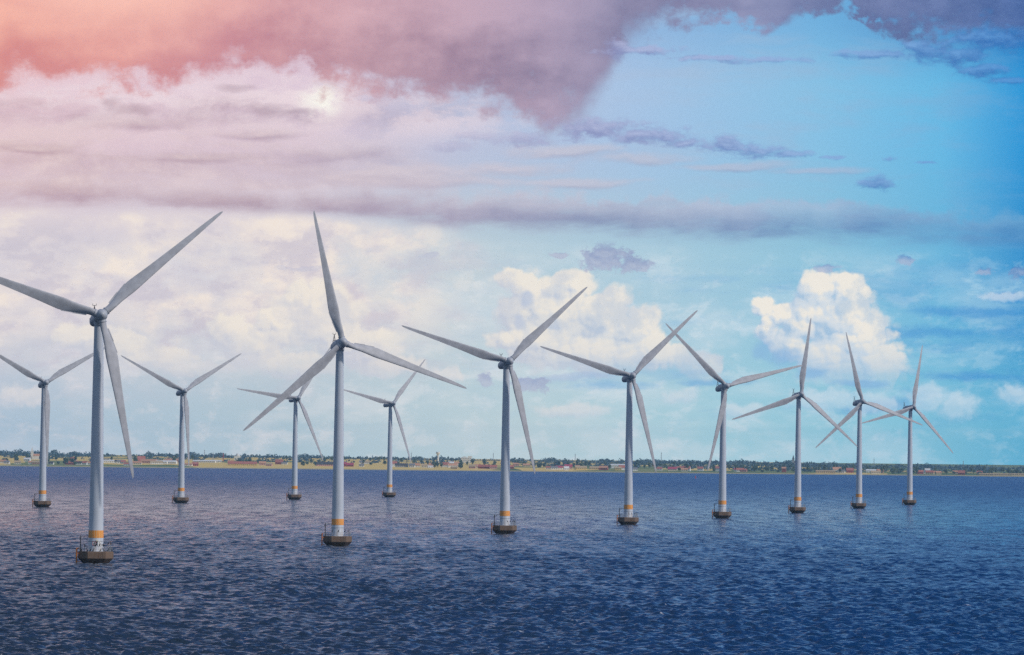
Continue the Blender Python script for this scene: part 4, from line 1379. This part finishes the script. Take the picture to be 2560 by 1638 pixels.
def mast(px, top, back, striped=False):
    g_ = ground(px, back); tp = at_y(px, top, g_.y)
    h = tp.z - g_.z
    root = empty('radio_mast', g_)
    mb = MB(); w0, w1 = 1.1, .45
    for sx, sy in ((-1, -1), (1, -1), (0, 1)):
        mb.tube((sx * w0, sy * w0, -1), (sx * w1, sy * w1, h), .26, .2, n=5)
    n = max(6, int(h / 4))
    for k in range(n):
        t0 = k / n; t1 = (k + 1) / n
        a = w0 + (w1 - w0) * t0; b = w0 + (w1 - w0) * t1
        for (p, q) in (((-1, -1), (1, -1)), ((1, -1), (0, 1)), ((0, 1), (-1, -1))):
            mb.tube((p[0] * a, p[1] * a, h * t0), (q[0] * b, q[1] * b, h * t1), .12, n=4)
    mb.obj('lattice', M_galv if not striped else M_signr, root)
    ab = MB(); ab.tube((0, 0, h - .2), (0, 0, h + 3), .16, n=5); ab.box((0, 0, h * .97), (2.6, .5, .7)); ab.obj('antenna', M_galv, root)
    return root


for px, top, back, st, lb in ((511, 1126, 2000, False, 'thin lattice mast on the skyline just right of the third tower'), (558, 1133, 1200, True, 'thin red lattice mast on the shore left of the fourth tower'),
                              (532.5, 1132, 1300, False, 'thin pale mast between the third tower and the red mast'), (1233, 1134, 2300, False, 'thin mast on the skyline just left of the seventh tower'), (1437.7, 1136, 2400, False, 'thin tall mast on the skyline halfway between seventh and eighth towers'),
                              (1653, 1132, 2400, False, 'tall mast on the skyline between the eighth and ninth towers'), (2185, 1147.5, 2300, False, 'thin mast on the skyline between the last two towers'), (2408, 1153, 2300, False, 'short mast on the skyline right of every tower'),
                              (1028, 1132.5, 2300, False, 'thin mast on the skyline just right of the sixth tower')):
    tag(mast(px, top, back, st), lb, 'mast')


# --------------------------------------------------------------- navigation buoy
def make_buoy():
    p = at_y(1738.7, 1195.5, 7200)
    root = empty('navigation_buoy', (world_x(1738.7, 7200, 1195), 7200, 0))
    mr = material('buoy_red', (.60, .03, .035), .45, .15, .8)
    mb = MB(); mb.lathe([(.9, -1.0), (1.3, -.2), (1.3, .6), (.9, 1.0), (.35, 1.2)], 20); smooth_angle(mb.obj('float', mr, root), 40)
    mb = MB()
    for a in (0, 2.1, 4.2): mb.tube((.7 * math.cos(a), .7 * math.sin(a), 1.0), (.35 * math.cos(a), .35 * math.sin(a), 3.6), .14, n=6)
    mb.lathe([(.75, 2.0), (.75, 3.4)], 14); mb.obj('lattice_top', mr, root)
    mb = MB(); mb.tube((0, 0, 3.4), (0, 0, 4.0), .28, .2, n=10); mb.obj('lantern', M_galv, root)
    return tag(root, 'small red navigation buoy floating far out near the ninth tower', 'buoy')


make_buoy()


# -------------------------------------------------------------------- birds
def build_bird(spread):
    """upright perched cormorant-like bird, one continuous body"""
    path = [((-.42, 0, .10), .02, .05), ((-.30, 0, .16), .07, .05), ((-.16, 0, .26), .13, .11), ((-.04, 0, .40), .16, .15), ((.06, 0, .55), .14, .13), ((.11, 0, .67), .085, .085), ((.12, 0, .78), .055, .055),
            ((.12, 0, .88), .05, .05), ((.15, 0, .95), .062, .06), ((.22, 0, .97), .045, .04), ((.29, 0, .965), .02, .018), ((.38, 0, .955), .012, .010)]
    n = 10; v = []; f = []
    for i, (c, ra, rb) in enumerate(path):
        a = Vector(path[max(0, i - 1)][0]); b = Vector(path[min(len(path) - 1, i + 1)][0])
        t = (b - a).normalized(); s = Vector((0, 1, 0)); w = t.cross(s).normalized()
        for k in range(n):
            q = 2 * math.pi * k / n
            v.append(Vector(c) + s * (ra * math.cos(q)) + w * (rb * math.sin(q)))
    for i in range(len(path) - 1):
        for k in range(n):
            j = (k + 1) % n
            f.append((i * n + k, i * n + j, (i + 1) * n + j, (i + 1) * n + k))
    f.append(tuple(range(n - 1, -1, -1))); f.append(tuple((len(path) - 1) * n + k for k in range(n)))
    mb = MB(); mb.add(v, f)
    for s in (-1, 1):
        mb.tube((-.02, s * .06, .30), (.0, s * .06, .0), .035, .022, n=6)
        mb.box((.05, s * .06, .012), (.14, .07, .024))
        if spread:
            mb.add([(-.02, s * .12, .58), (.0, s * .42, .66), (-.05, s * .62, .50), (-.08, s * .46, .34), (-.07, s * .14, .36), (-.06, s * .12, .57), (-.04, s * .42, .65), (-.09, s * .62, .49), (-.12, s * .46, .33), (-.11, s * .14, .35)],
                   [(0, 1, 2, 3, 4), (9, 8, 7, 6, 5), (0, 5, 6, 1), (1, 6, 7, 2), (2, 7, 8, 3), (3, 8, 9, 4), (4, 9, 5, 0)])
        else:
            mb.add([(.06, s * .13, .58), (-.02, s * .175, .45), (-.18, s * .14, .28), (-.36, s * .05, .15), (-.20, s * .10, .33), (-.02, s * .11, .56)], [(0, 1, 2, 3, 4, 5)])
    o = mb.obj('seabird', M_bird)
    return smooth_angle(o, 60)


def make_birds():
    protos = [build_bird(False), build_bird(True)]
    used = [False, False]
    rs = random.Random(5)
    rail = DECK + 1.36; rim = DECK + .005
    rr = HEXR - .42
    def on_hex(x, r):                     # front side of the hexagon at offset x
        best = None
        for k in range(6):
            a = hexpt(k, r, 0); b = hexpt((k + 1) % 6, r, 0)
            lo_, hi_ = (a, b) if a[0] < b[0] else (b, a)
            if lo_[0] <= x <= hi_[0]:
                t = (x - lo_[0]) / max(1e-6, hi_[0] - lo_[0]); y = lo_[1] + (hi_[1] - lo_[1]) * t
                if best is None or y < best: best = y
        return best
    spots = []
    near = TROOT[0]
    L1 = 'dark seabird on the deck railing of the largest turbine'
    L2 = 'dark seabird on the concrete rim of the largest turbine base'
    for x, sp in ((-2.9, 0), (.35, 1), (1.4, 0), (2.35, 1)): spots.append((near, x, rail, rr, sp, L1))
    for x in (-4.0, -2.05, -1.1, -.35, 1.65, 2.45, 3.55, 4.3): spots.append((near, x, rim, HEXR - .30, 0, L2))
    for (ti, xs_, nm) in ((1, (-1.6, .45, 2.6, 3.7), 'second largest turbine'), (2, (1.0, 2.3, 3.3, 4.0), 'third largest turbine'), (3, (.2, 1.4, 2.9, 3.6), 'fourth largest turbine')):
        for x in xs_: spots.append((TROOT[ti], x, rail, rr, 0, 'dark seabird on the deck railing of the ' + nm))
    L3 = 'dark seabird on a lamp post of the largest turbine deck'
    for (x, y) in ((3.62, -1.6), (4.15, -.9)): spots.append((near, x, DECK + 1.91, None, 0, L3, y))
    for s in spots:
        t, x, z, r, sp, lb = s[:6]
        x = max(-4.2, min(x, r - .12)) if r else x
        y = s[6] if len(s) > 6 else on_hex(x, r)
        if used[sp]: b = protos[sp].copy(); COL.objects.link(b)
        else: b = protos[sp]; used[sp] = True
        b.location = (t.location.x + x, t.location.y + y, z)
        b.rotation_euler = (0, 0, rs.choice((0, math.pi)) + rs.uniform(-.6, .6) - (0 if not sp else 1.2))
        tag(b, lb, 'bird', 'dark seabirds resting on the turbine decks')


make_birds()

# --------------------------------------------------------------------- haze
def make_haze():
    mb = MB(); x0, x1, y0, y1, z0, z1 = -15600, 15600, -800, 16600, -6.0, 135.0
    mb.box(((x0 + x1) / 2, (y0 + y1) / 2, (z0 + z1) / 2), (x1 - x0, y1 - y0, z1 - z0))
    mt = bpy.data.materials.new('sea_haze'); mt.use_nodes = True
    t = mt.node_tree; t.nodes.clear()
    o_ = t.nodes.new('ShaderNodeOutputMaterial'); pv = t.nodes.new('ShaderNodeVolumePrincipled')
    pv.inputs['Color'].default_value = (.42, .72, 1.0, 1)
    pv.inputs['Density'].default_value = 3.0e-5
    pv.inputs['Anisotropy'].default_value = 0.0
    t.links.new(pv.outputs[0], o_.inputs['Volume'])
    o = mb.obj('haze', mt)
    return kind(o, 'stuff')


make_haze()
